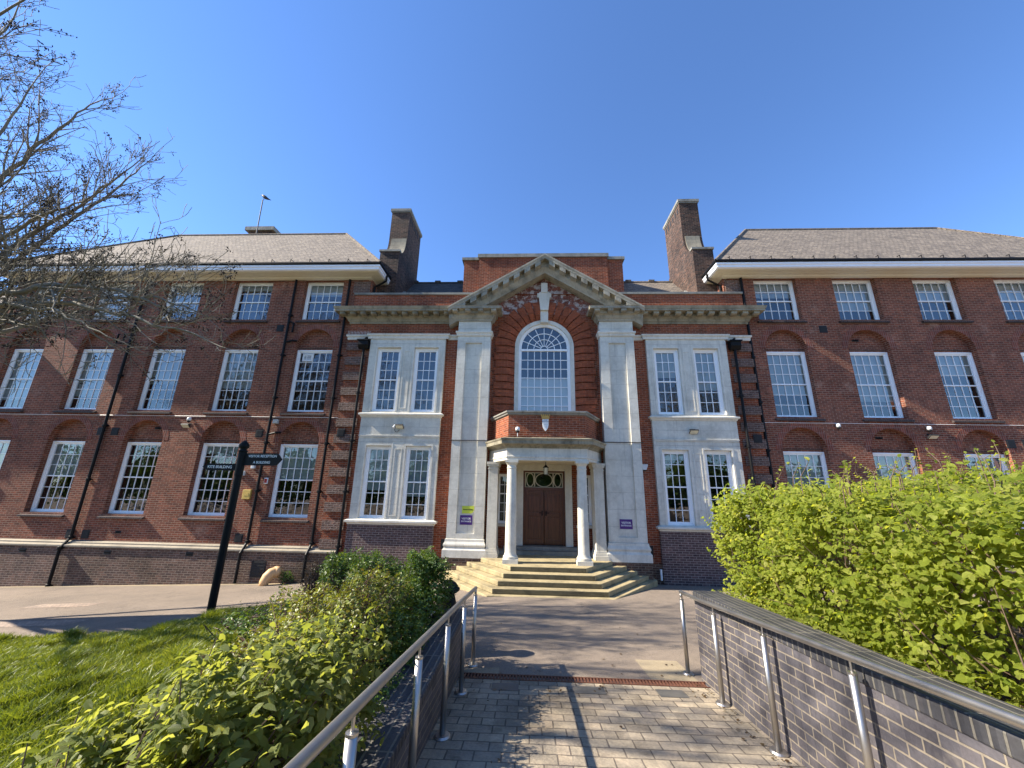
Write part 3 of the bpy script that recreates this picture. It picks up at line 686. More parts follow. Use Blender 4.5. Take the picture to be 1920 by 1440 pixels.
# slate roofs either side of the attic
for s in (-1, 1):
    a, b = sorted((s*3.6, s*7.2)); mb = MB(); mb.prism([(15.0, 7.75), (17.5, 10.2), (20.0, 7.75)], a, b, 'x')
    r_ = obj('centre_roof', mb, M['slate'] if s < 0 else M['tile'], B)
    mb = MB(); mb.tube([(a, 17.5, 10.2), (b, 17.5, 10.2)], .07, 8)
    for k in range(3): x = a+.6+k*1.15; mb.box(x, x+.28, 17.4, 17.6, 10.2, 10.3)
    obj('ridge_tiles', mb, M['slate'] if s < 0 else M['tile'], r_)
    mb = MB(); mb.prism([(15.1, 7.85), (16.0, 8.72), (16.0, 8.9), (15.1, 8.03)], s*6.5-.1, s*6.5+.1, 'x'); obj('roof_flashing', mb, M['cap'], r_)
# parapet cap and main cornice
for s in (-1, 1):
    a, b = sorted((s*2.4, s*XC)); mb = MB(); mb.box(a, b+(.03 if s > 0 else 0), YC-.05, 15.25, 7.83, 7.92) if s > 0 else mb.box(a-.03, b, YC-.05, 15.25, 7.83, 7.92)
    obj('parapet_coping', mb, M['cap'], B)
prof = [(0, 6.50), (.05, 6.50), (.05, 6.56), (.10, 6.60), (.12, 6.66), (.19, 6.74), (.22, 6.76), (.22, 6.87), (.51, 6.87), (.51, 6.94), (.53, 6.95), (.56, 7.03), (.57, 7.05), (0, 7.10)]
for s in (-1, 1):
    if s < 0: path = [(-XC, 15.2), (-XC, YC), (-3.44, YC)]
    else: path = [(3.44, YC), (XC, YC), (XC, 15.2)]
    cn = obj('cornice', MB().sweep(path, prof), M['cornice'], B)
    first = None
    for k in range(11):
        x = s*(3.92+k*.425)
        if first is None: o = first = obj('modillion', MB().prism([(YC-.45, 6.867), (YC-.45, 6.77), (YC-.38, 6.735), (YC-.215, 6.735), (YC-.215, 6.867)], x-.105, x+.105, 'x'), M['cornice'], cn)
        else: o = first.copy(); COL.objects.link(o); o.location.x = x-s*3.92
    # pilaster order
    a, b = sorted((s*2.13, s*3.42)); xm = (a+b)/2
    mb = MB()
    pa, pb = sorted((s*2.455, s*3.10))
    mb.box(a, pa, YP, YC+.05, -1.62, 5.86); mb.box(pb, b, YP, YC+.05, -1.62, 5.86)
    mb.box(pa, pb, YP, YC+.05, 5.56, 5.86); mb.box(pa, pb, YP, YC+.05, -1.62, -1.46); mb.box(pa-.01, pb+.01, YP+.06, YC+.05, -1.46, 5.56)
    mb.box(a+.003, b-.003, YP+.003, YC+.05, 5.86, 6.5)
    pil = obj('pilaster', mb, M['stone'], B)
    def around(ex): return [(a-.0, YC+.05), (a, YP), (b, YP), (b, YC+.05)]
    mb = MB().sweep(around(0), [(-.02, 5.83), (.03, 5.84), (.045, 5.87), (.05, 5.93), (.085, 5.97), (.085, 6.03), (-.02, 6.06)]); obj('capital', mb, M['stone2'], pil)
    mb = MB().sweep(around(0), [(-.02, -1.62), (.03, -1.64), (.035, -1.72), (.075, -1.80), (.08, -1.84), (.055, -1.88), (.055, -1.92), (.10, -1.98), (.10, -2.22), (-.02, -2.22)]); obj('pilaster_base', mb, M['stone2'], pil)
    mb = MB(); mb.box(a-.08, b+.08, YP-.08, YC+.05, -4.2, -2.22); obj('pilaster_footing', mb, M['plinth'], pil)
    mb = MB(); mb.tube([(a-.1, YP-.012, 1.74), (b+.1, YP-.012, 1.74)], .016, 6); obj('lead_cable', mb, M['black'], pil)
    pprof = [(-.05, 6.47), (.04, 6.47), (.05, 6.54), (.10, 6.60), (.13, 6.68), (.20, 6.74), (.22, 6.72), (.22, 6.86), (.41, 6.86), (.41, 6.93), (.42, 6.94), (.43, 6.96), (-.05, 7.02)]
    ent = obj('entablature_block', MB().sweep([(a, YC+.3), (a, YP), (b, YP), (b, YC+.3)], pprof), M['cornice2'], pil)
    for k in range(4):
        x = a-.12+(b-a+.24)*k/3
        o = obj('modillion', MB().prism([(YP-.38, 6.857), (YP-.38, 6.77), (YP-.33, 6.735), (YP-.215, 6.735), (YP-.215, 6.857)], x-.10, x+.10, 'x'), M['cornice2'], pil)
# raking cornice of the pediment
slope = math.atan2(9.26-6.93, 3.78)
ys = [YR+.35, YP-.44]
def rake_sec(x, s):
    """vertical section heights measured from the upper edge line"""
    zt = 9.26-abs(x)*math.tan(slope); k = 1/math.cos(slope)
    pr = [(YR+.35, 0), (YP-.44, 0), (YP-.44, -.05), (YP-.41, -.10), (YP-.40, -.16), (YP-.16, -.16), (YP-.16, -.34), (YP-.15, -.35), (YP-.10, -.43), (YP-.06, -.50), (YP-.05, -.55), (YR+.35, -.55)]
    return [(x, y, zt+d*k) for y, d in pr]
for s in (-1, 1):
    A0, A1 = rake_sec(0, s), rake_sec(s*3.80, s); n = len(A0)
    mb = MB(); mb.add(A0+A1, [(i, (i+1) % n, (i+1) % n+n, i+n) for i in range(n)]+[tuple(range(n, 2*n)), tuple(range(n))])
    # cut the foot level with the block below
    rk = obj('raking_cornice', mb, M['cornice2'], B)
    for k in range(8):
        x = s*(.28+k*.425); zt = 9.26-abs(x)*math.tan(slope)-.20/math.cos(slope); w = .115
        dz = -math.tan(slope)*s*w
        mb = MB(); y0, y1 = YP-.39, YP-.155
        zz = lambda xx, d: 9.26-abs(xx)*math.tan(slope)-d/math.cos(slope)
        vs = [(x+e*w, y, zz(x+e*w, d)) for e in (-1, 1) for y, d in ((y0, .162), (y1, .162), (y1, .345), (y0, .31))]
        mb.add(vs, [(0, 1, 2, 3), (7, 6, 5, 4), (0, 4, 5, 1), (1, 5, 6, 2), (2, 6, 7, 3), (3, 7, 4, 0)])
        obj('modillion', mb, M['cornice2'], rk)
# string band across at the bay heads
bprof = [(0, 5.80), (.04, 5.80), (.05, 5.85), (.05, 5.90), (.09, 5.94), (.10, 6.00), (0, 6.03)]
for s in (-1, 1):
    path = [(-XC-.0, 15.0), (-XC, YC), (-7.06, YC), (-7.06, YB), (-3.88, YB), (-3.88, YC), (-3.42, YC)]
    if s > 0: path = [(-x, y) for x, y in path][::-1]
    obj('string_course', MB().sweep(path, bprof), M['stone2'], B)
    # two-storey stone window bay
    a, b = sorted((s*3.95, s*7.0)); mb = MB()
    holes_u = [(s*4.69, .475, 2.83, 5.43, False), (s*6.20, .475, 2.83, 5.43, False)]
    holes_l = [(s*4.69, .475, -1.06, 1.52, False), (s*6.20, .475, -1.06, 1.52, False)]
    holed_band(mb, a, b, 2.62, 5.82, holes_u, YB, YC+.16); holed_band(mb, a, b, -1.14, 1.86, holes_l, YB, YC+.16)
    mb.add([(a, YB, 1.86), (b, YB, 1.86), (b, YB, 2.62), (a, YB, 2.62)], [(0, 1, 2, 3)])
    for x in (a, b): mb.add([(x, YB, -1.14), (x, YC, -1.14), (x, YC, 5.82), (x, YB, 5.82)], [(0, 1, 2, 3)])
    bay = obj('stone_bay', mb, M['stone'], B, recalc=False)
    mb = MB().sweep([(a, YC), (a, YB), (b, YB), (b, YC)], [(-.01, 2.60), (.02, 2.60), (.05, 2.66), (.10, 2.69), (.10, 2.74), (-.01, 2.79)]); obj('bay_sill', mb, M['stone2'], bay)
    mb = MB().sweep([(a, YC), (a, YB), (b, YB), (b, YC)], [(-.01, -1.25), (.03, -1.25), (.05, -1.20), (.12, -1.17), (.12, -1.11), (-.01, -1.06)])
    obj('bay_sill', mb, M['stone2'], bay)
    mb = MB(); mb.box(a+.02, b-.02, YB-.025, YB+.02, 1.84, 1.88); mb.box(a-.01, b+.01, YB-.04, YB+.02, 1.885, 1.915)
    for xc in (s*4.69, s*6.20):
        for zb, zt in ((2.83, 5.43), (-1.06, 1.52)):
            for q in ((xc-.545, xc-.485, zb, zt+.07), (xc+.485, xc+.545, zb, zt+.07), (xc-.485, xc+.485, zt+.012, zt+.07)): mb.box(q[0], q[1], YB-.014, YB+.02, q[2], q[3])
    for zb, zt in ((2.95, 5.30), (-.95, 1.42)):
        xm = s*5.445
        for q in ((xm-.14, xm-.11, zb, zt), (xm+.11, xm+.14, zb, zt), (xm-.11, xm+.11, zb, zb+.03), (xm-.11, xm+.11, zt-.03, zt)): mb.box(q[0], q[1], YB-.014, YB+.02, q[2], q[3])
    obj('bay_moulding', mb, M['stone2'], bay)
    bl = {-1: ((.0, .0), (.62, .7)), 1: ((.42, .62), (.1, .0))}[s]
    order = (s*6.20, s*4.69) if s < 0 else (s*4.69, s*6.20)
    for k, xc in enumerate(order):
        window(xc, .475, 2.83, 5.43, YB+.1, 3, 3, 3, bl[0][k], sill=False, fw_=.085); window(xc, .475, -1.06, 1.52, YB+.1, 3, 3, 3, bl[1][k], sill=False, fw_=.085)
    mb = MB(); mb.box(a-.02, b+.02, YB-.02, YC+.02, -4.2, -1.25); obj('bay_plinth', mb, M['purple'], bay)
    mb = MB(); mb.box(min(s*3.44, s*XC), max(s*3.44, s*XC), YC-.05, YC+.05, -4.2, -2.30); obj('plinth', mb, M['plinth'], B)
    # rusticated quoin strip at the corner
    mb = MB(); k = 0; z = -2.1
    qa, qb = sorted((s*7.18, s*(XC+.03)))
    while z < 5.55:
        mb.box(qa, qb, YC-.055, YC+.02, z, z+.33); z += .62; k += 1
    obj('quoin', mb, M['quoin'], B)
    mb = MB()
    for k in range(16): x = s*(7.1+.9*k/15); mb.tube([(x, YC-.08, 6.02), (x+.02, YC-.10, 6.15)], .004, 4); mb.tube([(x, YC-.05, 6.02), (x-.03, YC-.03, 6.14)], .004, 4)
    if s < 0: obj('bird_spikes', mb, M['white'], B)

# ---- portico
def canted(h, yf, hs, yw): return [(-hs, yw), (-h, yf), (h, yf), (hs, yw)]
YPO = 14.42
en_path = canted(1.33, 13.0, 2.04, YPO)
ent = obj('portico_entablature', MB().sweep(en_path, [(0, .98), (0, 1.06), (.025, 1.07), (.025, 1.12), (0, 1.13), (0, 1.40), (-.34, 1.40), (-.34, .98)]), M['stone2'], B)
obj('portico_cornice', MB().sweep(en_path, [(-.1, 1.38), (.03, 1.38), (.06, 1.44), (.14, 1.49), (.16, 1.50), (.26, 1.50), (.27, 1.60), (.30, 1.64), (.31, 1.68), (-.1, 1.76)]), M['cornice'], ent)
mb = MB(); pth = canted(1.31, 12.98, 1.98, YPO); mb.add([(x, y, z) for z in (1.70, 1.78) for x, y in pth], [(0, 1, 2, 3), (4, 5, 6, 7)]); obj('balcony_floor', mb, M['cap'], ent)
mb = MB(); mb.add([(x, y, .99) for x, y in canted(1.2, 13.1, 1.9, 15.32)], [(0, 1, 2, 3)]); obj('portico_ceiling', mb, M['plaster'], ent)
bal = obj('balcony', MB().sweep(canted(1.30, 13.0, 1.98, YPO), [(0, 1.72), (0, 2.50), (-.22, 2.50), (-.22, 1.72)]), M['red'], B)
obj('balcony_coping', MB().sweep(canted(1.30, 13.0, 1.98, YPO), [(.0, 2.50), (.05, 2.52), (.06, 2.56), (.10, 2.59), (.10, 2.64), (-.26, 2.68), (-.26, 2.5)]), M['cap'], bal)
colmesh = None
Z0 = -2.19
def column(x, y, r0, r1):
    prof = [(r0*1.28, Z0+.12), (r0*1.30, Z0+.15), (r0*1.30, Z0+.19), (r0*1.12, Z0+.22), (r0*1.08, Z0+.25), (r0*1.02, Z0+.28), (r0, Z0+.32)]
    prof += [(r0-(r0-r1)*((t/8)**1.7), Z0+.32+(.70-Z0-.32)*t/8) for t in range(1, 9)]
    prof += [(r1*1.10, .715), (r1*1.10, .74), (r1, .75), (r1, .82), (r1*1.12, .835), (r1*1.28, .88), (r1*1.30, .90)]
    c = obj('column', MB().lathe(x, y, prof, 28), M['col'], B)
    for p in c.data.polygons: p.use_smooth = len(p.vertices) == 4
    c.data.set_sharp_from_angle(angle=R(35))
    obj('column_base', MB().box(x-r0*1.36, x+r0*1.36, y-r0*1.36, y+r0*1.36, Z0, Z0+.12), M['col'], c)
    obj('abacus', MB().box(x-r1*1.42, x+r1*1.42, y-r1*1.42, y+r1*1.42, .90, .98), M['col'], c)
for x, y in ((-1.16, 13.18), (1.16, 13.18)): column(x, y, .178, .152)
for s in (-1, 1):
    x = s*1.86; y = 14.16; mb = MB(); w = .17
    mb.box(x-w, x+w, y-w, YPO+.3, Z0+.28, .72); p = obj('respond', mb, M['col'], B)
    mb = MB(); mb.box(x-w-.06, x+w+.06, y-w-.06, YPO+.3, Z0, Z0+.13); mb.box(x-w-.04, x+w+.04, y-w-.04, YPO+.3, Z0+.13, Z0+.21); mb.box(x-w-.02, x+w+.02, y-w-.02, YPO+.3, Z0+.21, Z0+.28); obj('respond_base', mb, M['col'], p)
    mb = MB(); mb.box(x-w-.02, x+w+.02, y-w-.02, YPO+.3, .72, .76); mb.box(x-w, x+w, y-w, YPO+.3, .76, .83); mb.box(x-w-.04, x+w+.04, y-w-.04, YPO+.3, .83, .90); mb.box(x-w-.06, x+w+.06, y-w-.06, YPO+.3, .90, .98); obj('respond_capital', mb, M['col'], p)
# porch back wall, side walls
mb = MB(); holed_band(mb, -2.1, 2.1, -2.3, 1.3, [(0, 1.06, -2.3, 1.0, False), (-1.52, .27, -1.2, .62, False), (1.52, .27, -1.2, .62, False)], 15.3, 15.6)
for s in (-1, 1): mb.add([(s*2.09, YC, -2.6), (s*2.09, 15.3, -2.6), (s*2.09, 15.3, 1.3), (s*2.09, YC, 1.3)], [(0, 1, 2, 3)])
obj('porch_wall', mb, M['red'], B, recalc=False)
mb = MB(); mb.box(-2.09, 2.09, YPO+.02, YPO+.30, .985, 1.32); obj('porch_beam', mb, M['plaster'], B)
for s in (-1, 1):
    w = window(s*1.52, .27, -1.2, .62, 15.34, 2, 2, 3, 0, sill=False, fw_=.06)
    obj('sill', MB().box(s*1.52-.33, s*1.52+.33, 15.22, 15.36, -1.30, -1.2), M['stone2'], w)
# door case
mb = MB()
for s in (-1, 1): mb.box(min(s*.80, s*1.06), max(s*.80, s*1.06), 15.24, 15.62, -2.05, 1.0); mb.box(min(s*.80, s*.90), max(s*.80, s*.90), 15.22, 15.24, -2.05, .92)
mb.box(-.80, .80, 15.24, 15.62, .76, 1.0); mb.box(-1.1, 1.1, 15.2, 15.4, -2.2, -2.05)
dc = obj('door_case', mb, M['stone2'], B)
mb = MB()
for s in (-1, 1): mb.box(min(s*.735, s*.80), max(s*.735, s*.80), 15.42, 15.55, -1.95, .76)
mb.box(-.735, .735, 15.40, 15.55, .03, .13); mb.box(-.735, .735, 15.42, 15.55, .70, .76); obj('door_frame', mb, M['wood'], dc)
for s in (-1, 1):
    a, b = sorted((s*.012, s*.735)); mb = MB(); mb.box(a, b, 15.49, 15.53, -1.93, .03)
    st_ = .10
    for q in ((a, a+st_, -1.93, .03), (b-st_, b, -1.93, .03), (a+st_, b-st_, -1.93, -1.76), (a+st_, b-st_, -.92, -.80), (a+st_, b-st_, -.10, .03)): mb.box(q[0], q[1], 15.46, 15.495, q[2], q[3])
    mb.box(a+st_+.05, b-st_-.05, 15.475, 15.495, -1.70, -.98); mb.box(a+st_+.05, b-st_-.05, 15.475, 15.495, -.74, -.16)
    d = obj('door', mb, M['wood'], B, bevel=.008)
    hm = MB(); hm.tube([(s*.075, 15.455, -.80), (s*.075, 15.42, -.80), (s*.19, 15.41, -.80)], .013, 8); hm.box(s*.075-.025, s*.075+.025, 15.445, 15.46, -.9, -.72); obj('handle', hm, M['iron'], d)
# fanlight with three ovals
m = MB()
for s in (-1, 1): m.box(min(s*.70, s*.735), max(s*.70, s*.735), 15.46, 15.52, .13, .70); m.box(s*.36-.02, s*.36+.02, 15.46, 15.52, .13, .70)
m.box(-.7, .7, 15.46, 15.52, .13, .16); m.box(-.7, .7, 15.46, 15.52, .67, .70)
for xc, ra in ((0, .33), (-.53, .145), (.53, .145)):
    n = 28
    for i in range(n):
        q0, q1 = 2*math.pi*i/n, 2*math.pi*(i+1)/n; rb = .255
        P_ = lambda r, h, q: (xc+r*math.cos(q), .415+h*math.sin(q))
        m.prism([P_(ra-.02, rb-.02, q0), P_(ra-.02, rb-.02, q1), P_(ra+.012, rb+.012, q1), P_(ra+.012, rb+.012, q0)], 15.465, 15.515, 'y')
fl = obj('fanlight', m, M['plaster'], B)
g = MB(); g.add([(-.7, 15.49, .14), (.7, 15.49, .14), (.7, 15.49, .69), (-.7, 15.49, .69)], [(0, 1, 2, 3)]); obj('pane', g, M['glass'], fl, recalc=False)

# ---- rainwater pipes and airbricks
def pipe(pts, r=.05, hopper=None):
    mb = MB(); mb.tube(pts, r, 10)
    for (a, b) in zip(pts, pts[1:]):
        a, b = Vector(a), Vector(b)
        if abs(a.z-b.z) > 1.2:
            n = max(1, int(abs(a.z-b.z)/1.75))
            for k in range(n+1):
                p = a.lerp(b, k/n if n else 0); mb.lathe(p.x, p.y, [(r*1.02, p.z-.06), (r*1.5, p.z-.045), (r*1.5, p.z+.045), (r*1.02, p.z+.06)], 10)
                mb.box(p.x-r*2.2, p.x+r*2.2, p.y+r*.3, p.y+r*1.3, p.z-.02, p.z+.02)
    p = obj('rainwater_pipe', mb, M['iron'], B, smooth=False)
    if hopper:
        x, y, z = hopper; h = MB(); h.prism([(y-.16, z-.02), (y-.16, z+.14), (y-.19, z+.15), (y-.19, z+.19), (y+.10, z+.19), (y+.10, z-.02), (y+.03, z-.16), (y-.06, z-.16)], x-.19, x+.19, 'x')
        h.box(x-.23, x+.23, y-.21, y+.11, z+.16, z+.2); h.tube([(x+.02, y, z+.18), (x+.02, y, z+.30), (x+.1, y+.1, z+.36)], .045, 8)
        obj('hopper', h, M['iron'], p)
    return p
def offs(x, top, foot, y=14.42, yl=14.17): return [(x, y, top), (x, y, -1.95), (x, yl, -2.28), (x, yl, foot)]
pipe(offs(-17.33, 6.3, -3.5)); pipe([(-17.33, 14.42, 8.6), (-17.33, 14.42, 6.3)])
br_ = MB(); br_.tube([(-17.33, 14.40, 5.65), (-17.9, 14.40, 5.65), (-17.9, 14.40, 6.05), (-17.62, 14.40, 6.05), (-17.62, 14.40, 5.75)], .035, 8); obj('rainwater_pipe', br_, M['iron'], B)
pipe(offs(-10.66, 8.7, -3.25)); pipe(offs(-8.30, 8.7, -3.15)); pipe([(-23.6, 14.4, 8.5), (-23.6, 14.4, -2.2), (-23.6, 14.1, -2.5), (-23.6, 14.1, -3.8)])
br_ = MB(); br_.tube([(-10.66, 14.42, 6.65), (-10.42, 14.40, 6.55), (-10.42, 14.40, 6.15)], .04, 8); br_.tube([(-10.66, 14.42, 5.72), (-10.35, 14.40, 5.78), (-10.22, 14.5, 5.8)], .04, 8); br_.tube([(-10.66, 14.42, 1.9), (-10.36, 14.4, 1.98), (-10.2, 14.5, 2.0)], .04, 8); obj('rainwater_pipe', br_, M['iron'], B)
pipe([(-7.24, 14.24, 5.4), (-7.24, 14.24, -2.0), (-7.24, 14.17, -2.3), (-7.24, 14.17, -3.1)], hopper=(-7.24, 14.24, 5.52))
pipe([(8.05, 14.42, 8.7), (8.05, 14.42, -2.0), (8.05, 14.2, -2.3), (8.05, 14.2, -2.95)])
pipe([(7.30, 14.24, 5.4), (7.30, 14.24, -2.0), (7.30, 14.17, -2.3), (7.30, 14.17, -2.95)], hopper=(7.30, 14.24, 5.52))
for s in (-1, 1): pipe([(s*6.78, 14.55, 8.90), (s*6.80, 14.60, 8.62), (s*7.1, 14.62, 8.45), (s*7.28, 14.62, 8.35), (s*7.28, 14.62, 7.9)], .045)
def airbrick(x, z, w=.22, h=.24, y=YW, nm='airbrick'):
    m = MB(); m.box(x-w, x+w, y-.012, y+.02, z-h, z+h); m.box(x-w+.03, x+w-.03, y-.018, y-.011, z-h+.03, z+h-.03)
    for k in range(5): zz = z-h+.06+k*(2*h-.12)/4.; m.box(x-w+.04, x+w-.04, y-.026, y-.017, zz-.01, zz+.01)
    obj(nm, m, M['black'], B)
for x, z in ((-11.03, 6.37), (-17.5, 1.96), (-16.92, 1.96), (-11.05, 1.96), (-17.5, -1.84), (-16.89, -1.84), (-11.06, -1.84), (10.96, 6.35), (16.6, 1.93), (17.15, 1.93)): airbrick(x, z, .15, .15)
airbrick(-7.74, 2.0, .15, .15, YC-.06); airbrick(7.70, 1.98, .15, .15, YC-.06); airbrick(-3.56, -1.85, .1, .16, YC); airbrick(3.58, -1.92, .1, .18, YC)
for x, z in ((-15.41, 2.14), (12.30, 2.11), (12.27, 5.96)): airbrick(x, z, .13, .04, YN-.055)
airbrick(-15.66, -1.74, .11, .045)
for x, z in ((-18.8, -2.4), (-15.6, -2.4), (-12.57, -2.38)): airbrick(x, z, .13, .07, 14.26)
airbrick(-9.98, -2.80, .26, .27, 14.26, 'plinth_grille')

# ------------------------------------------------------------------ entrance steps
S = thing('entrance_steps', 'canted flight of worn yellowish stone steps below the portico', 'steps', (0, 12.2, -2.9))
Z0s = -2.19
for i, (h, yf, hs, z) in enumerate(((1.13, 12.56, 2.2, Z0s), (1.32, 12.23, 2.66, Z0s-.135), (1.45, 11.90, 3.0, Z0s-.27), (1.58, 11.62, 3.35, Z0s-.405), (1.70, 11.42, 3.62, Z0s-.54))):
    pts = [(-hs, 14.3), (-hs, 13.97), (-h, yf), (h, yf), (hs, 13.97), (hs, 14.3)]
    if i == 0: pts = [(-hs, 15.3), (-hs, 13.97), (-h, yf), (h, yf), (hs, 13.97), (hs, 15.3)]
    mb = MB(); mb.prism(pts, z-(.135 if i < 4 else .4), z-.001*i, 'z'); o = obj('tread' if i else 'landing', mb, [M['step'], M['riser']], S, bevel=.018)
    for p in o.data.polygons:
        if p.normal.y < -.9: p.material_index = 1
mb = MB(); mb.box(-1.9, 1.9, 14.75, 15.5, -2.2, -2.06); mb.box(-1.5, 1.5, 15.0, 15.5, -2.06, -1.95); obj('inner_step', mb, M['cap'], S)

# ------------------------------------------------------------------ small fixtures on the building
def fixture(name, label, cat, loc, group=None): return thing(name, label, cat, loc, group)
t = fixture('hanging_lantern', 'small black lantern hanging under the portico ceiling before the door', 'lantern', (0, 13.75, .98))
mb = MB(); mb.tube([(0, 13.75, .99), (0, 13.75, .88)], .012, 6); mb.lathe(0, 13.75, [(.02, .89), (.03, .87), (.10, .80), (.105, .785)], 6); mb.lathe(0, 13.75, [(.055, .52), (.075, .545), (.06, .56)], 6)
for k in range(6): q = math.pi/3*k; mb.tube([(.062*math.cos(q), 13.75+.062*math.sin(q), .55), (.095*math.cos(q), 13.75+.095*math.sin(q), .79)], .006, 4)
obj('lantern_frame', mb, M['iron'], t); obj('lantern_glass', MB().lathe(0, 13.75, [(.055, .555), (.088, .785)], 6), M['lamp'], t)

def panel_sign(name, label, x0, x1, z0, z1, y, mat, lines, corner=False):
    t = thing(name, label, 'sign', ((x0+x1)/2, y, z0)); mb = MB()
    if corner: mb.prism([(x0, z0), (x1-.1, z0), (x1-.03, z0+.05), (x1, z0+.12), (x1, z1), (x0, z1)], y-.014, y, 'y')
    else: mb.box(x0, x1, y-.014, y, z0, z1)
    obj('panel', mb, mat, t)
    for body, size, zc, mt, bold in lines: text('lettering', body, size, mt, t, ((x0+x1)/2, y-.0165, zc), (1, 0, 0), (0, 0, 1), bold=bold)
YS = YP+.06
panel_sign('visitor_sign', 'purple VISITOR ENTRANCE sign on the left pilaster under the yellow sign', -2.975, -2.545, -1.175, -.86, YS, M['purp'], [('VISITOR', .088, -.975, M['letter'], .002), ('ENTRANCE', .068, -1.065, M['letter'], .0015)])
panel_sign('visitor_sign', 'purple VISITOR ENTRANCE sign alone on the right pilaster', 2.53, 2.96, -1.195, -.88, YS, M['purp'], [('VISITOR', .088, -.995, M['letter'], .002), ('ENTRANCE', .068, -1.085, M['letter'], .0015)])
panel_sign('building_sign', 'yellow building name sign with rounded corner on the left pilaster', -2.92, -2.50, -.80, -.55, YS, M['yel'], [('Mansion Building', .052, -.67, M['black'], .001)], True)

# crest on the balcony front
t = thing('crest', 'white shield crest with gilded crown on the brick balcony front', 'crest', (-.04, 12.98, 1.95))
mb = MB(); sh = [(-.105, 0), (.105, 0), (.105, -.20), (.085, -.29), (.045, -.36), (0, -.41), (-.045, -.36), (-.085, -.29), (-.105, -.20)]
mb.prism([(x-.04, 2.36+z) for x, z in sh], 12.945, 13.0, 'y'); obj('shield', mb, M['white'], t, bevel=.006)
mb = MB(); mb.box(-.04-.105, -.04+.105, 12.938, 12.946, 2.27, 2.285)
for r_ in range(4):
    for c_ in range(4-(r_ > 1)):
        x = -.04-.075+.05*c_+(.025 if r_ % 2 else 0); z = 2.225-.055*r_
        if abs(x+.04) < .09-.02*max(0, r_-1): mb.tube([(x-.018, 12.94, z-.008), (x, 12.938, z+.012), (x+.018, 12.94, z-.008)], .004, 4)
mb.tube([(-.1, 12.94, 2.318), (-.06, 12.94, 2.33), (-.02, 12.94, 2.315), (.02, 12.94, 2.325)], .007, 4)
obj('shield_charges', mb, plain('blue grey charges', (.12, .13, .2), .5), t)
mb = MB(); mb.prism([(-.04-.12, 2.37), (-.04+.12, 2.37), (-.04+.145, 2.48), (-.04-.145, 2.48)], 12.94, 13.0, 'y')
for k in range(5): x = -.04-.135+.0675*k; mb.box(x-.022, x+.022, 12.935, 13.0, 2.475, 2.525)
mb.box(-.04-.13, -.04+.13, 12.93, 13.0, 2.365, 2.385); obj('crown', mb, M['gold'], t)

def dome_cam(label, x, y, z, up_=True, group='dome cameras on the building'):
    t = thing('security_camera', label, 'camera', (x, y, z), group)
    s = 1 if up_ else -1
    obj('housing', MB().lathe(x, y, [(.02, z+.12), (.062, z+.10), (.075, z+.05), (.072, z-.01)], 14), M['white'], t, smooth=True)
    obj('dome', MB().lathe(x, y, [(.066, z-.01), (.058, z-.045), (.035, z-.075), (.01, z-.082)], 14), M['black'], t, smooth=True)
    mb = MB(); mb.tube([(x, y, z+.10), (x, y+.09, z+.12)], .02, 6) if not up_ else mb.tube([(x, y, z-.08), (x, y, z-.2)], .012, 6)
    obj('bracket', mb, M['white'], t)
dome_cam('white dome camera standing on the portico cornice at the balcony corner', -.98, 12.86, 1.95)
dome_cam('white dome camera above the floodlight on the left wing', -13.93, YW-.09, 2.42, False)
dome_cam('white dome camera above the floodlight on the right wing', 13.86, YW-.09, 2.40, False)
dome_cam('small white dome camera alone under the cable of the right wing', 10.70, YW-.09, 2.46, False)
def floodlight(label, x, y, z, group):
    t = thing('floodlight', label, 'floodlight', (x, y, z), group)
    mb = MB(); a = R(38); c, s = math.cos(a), math.sin(a); w = .15
    def P(u, v, n): return (x+u, y-.16+v*c*-1+n*s*-1+.06, z+v*s*-1*-1-n*c)
    vs = [P(u, v, n) for n in (0, .05) for u, v in ((-w, -.09), (w, -.09), (w, .09), (-w, .09))]
    mb.add(vs, [(0, 1, 2, 3), (4, 5, 6, 7), (0, 1, 5, 4), (1, 2, 6, 5), (2, 3, 7, 6), (3, 0, 4, 7)]); obj('lamp_body', mb, M['black'], t)
    vs = [P(u*.9, v*.88, .054) for u, v in ((-w, -.09), (w, -.09), (w, .09), (-w, .09))]; mb = MB(); mb.add(vs, [(0, 1, 2, 3)]); obj('lamp_glass', mb, M['lamp'], t)
    mb = MB(); mb.box(x-.1, x+.1, y-.012, y, z+.05, z+.09); mb.tube([(x, y, z+.07), (x, y-.1, z+.04)], .018, 6); obj('bracket', mb, M['iron'], t)
floodlight('small floodlight on the left wing wall under the dome camera', -13.98, YW, 2.22, 'floodlights on the facade')
floodlight('small floodlight on the right wing wall under the dome camera', 13.90, YW, 2.16, 'floodlights on the facade')
floodlight('floodlight on the stone panel of the left bay beside a white sensor', -5.45, YB, 2.26, 'floodlights on the facade')
floodlight('black floodlight on the stone panel of the right bay', 5.38, YB, 2.20, 'floodlights on the facade')
t = thing('movement_sensor', 'white movement sensor beside the floodlight on the left stone bay', 'sensor', (-5.69, YB, 2.2))
obj('housing', MB().tube([(-5.64, YB-.05, 2.30), (-5.69, YB-.09, 2.2)], [.028, .04], 10), M['white'], t); mb = MB()
mb.tube([(-5.67, YB-.02, 2.16), (-5.62, YB-.02, 2.05), (-5.54, YB-.02, 2.04), (-5.47, YB-.02, 2.13)], .009, 6); mb.tube([(-5.66, YB, 2.27), (-5.64, YB-.06, 2.27)], .012, 6); obj('cable', mb, M['iron'], t)
t = thing('alarm_box', 'silver grey alarm bell box on the brick strip right of the portico', 'alarm box', (3.57, YC, .8))
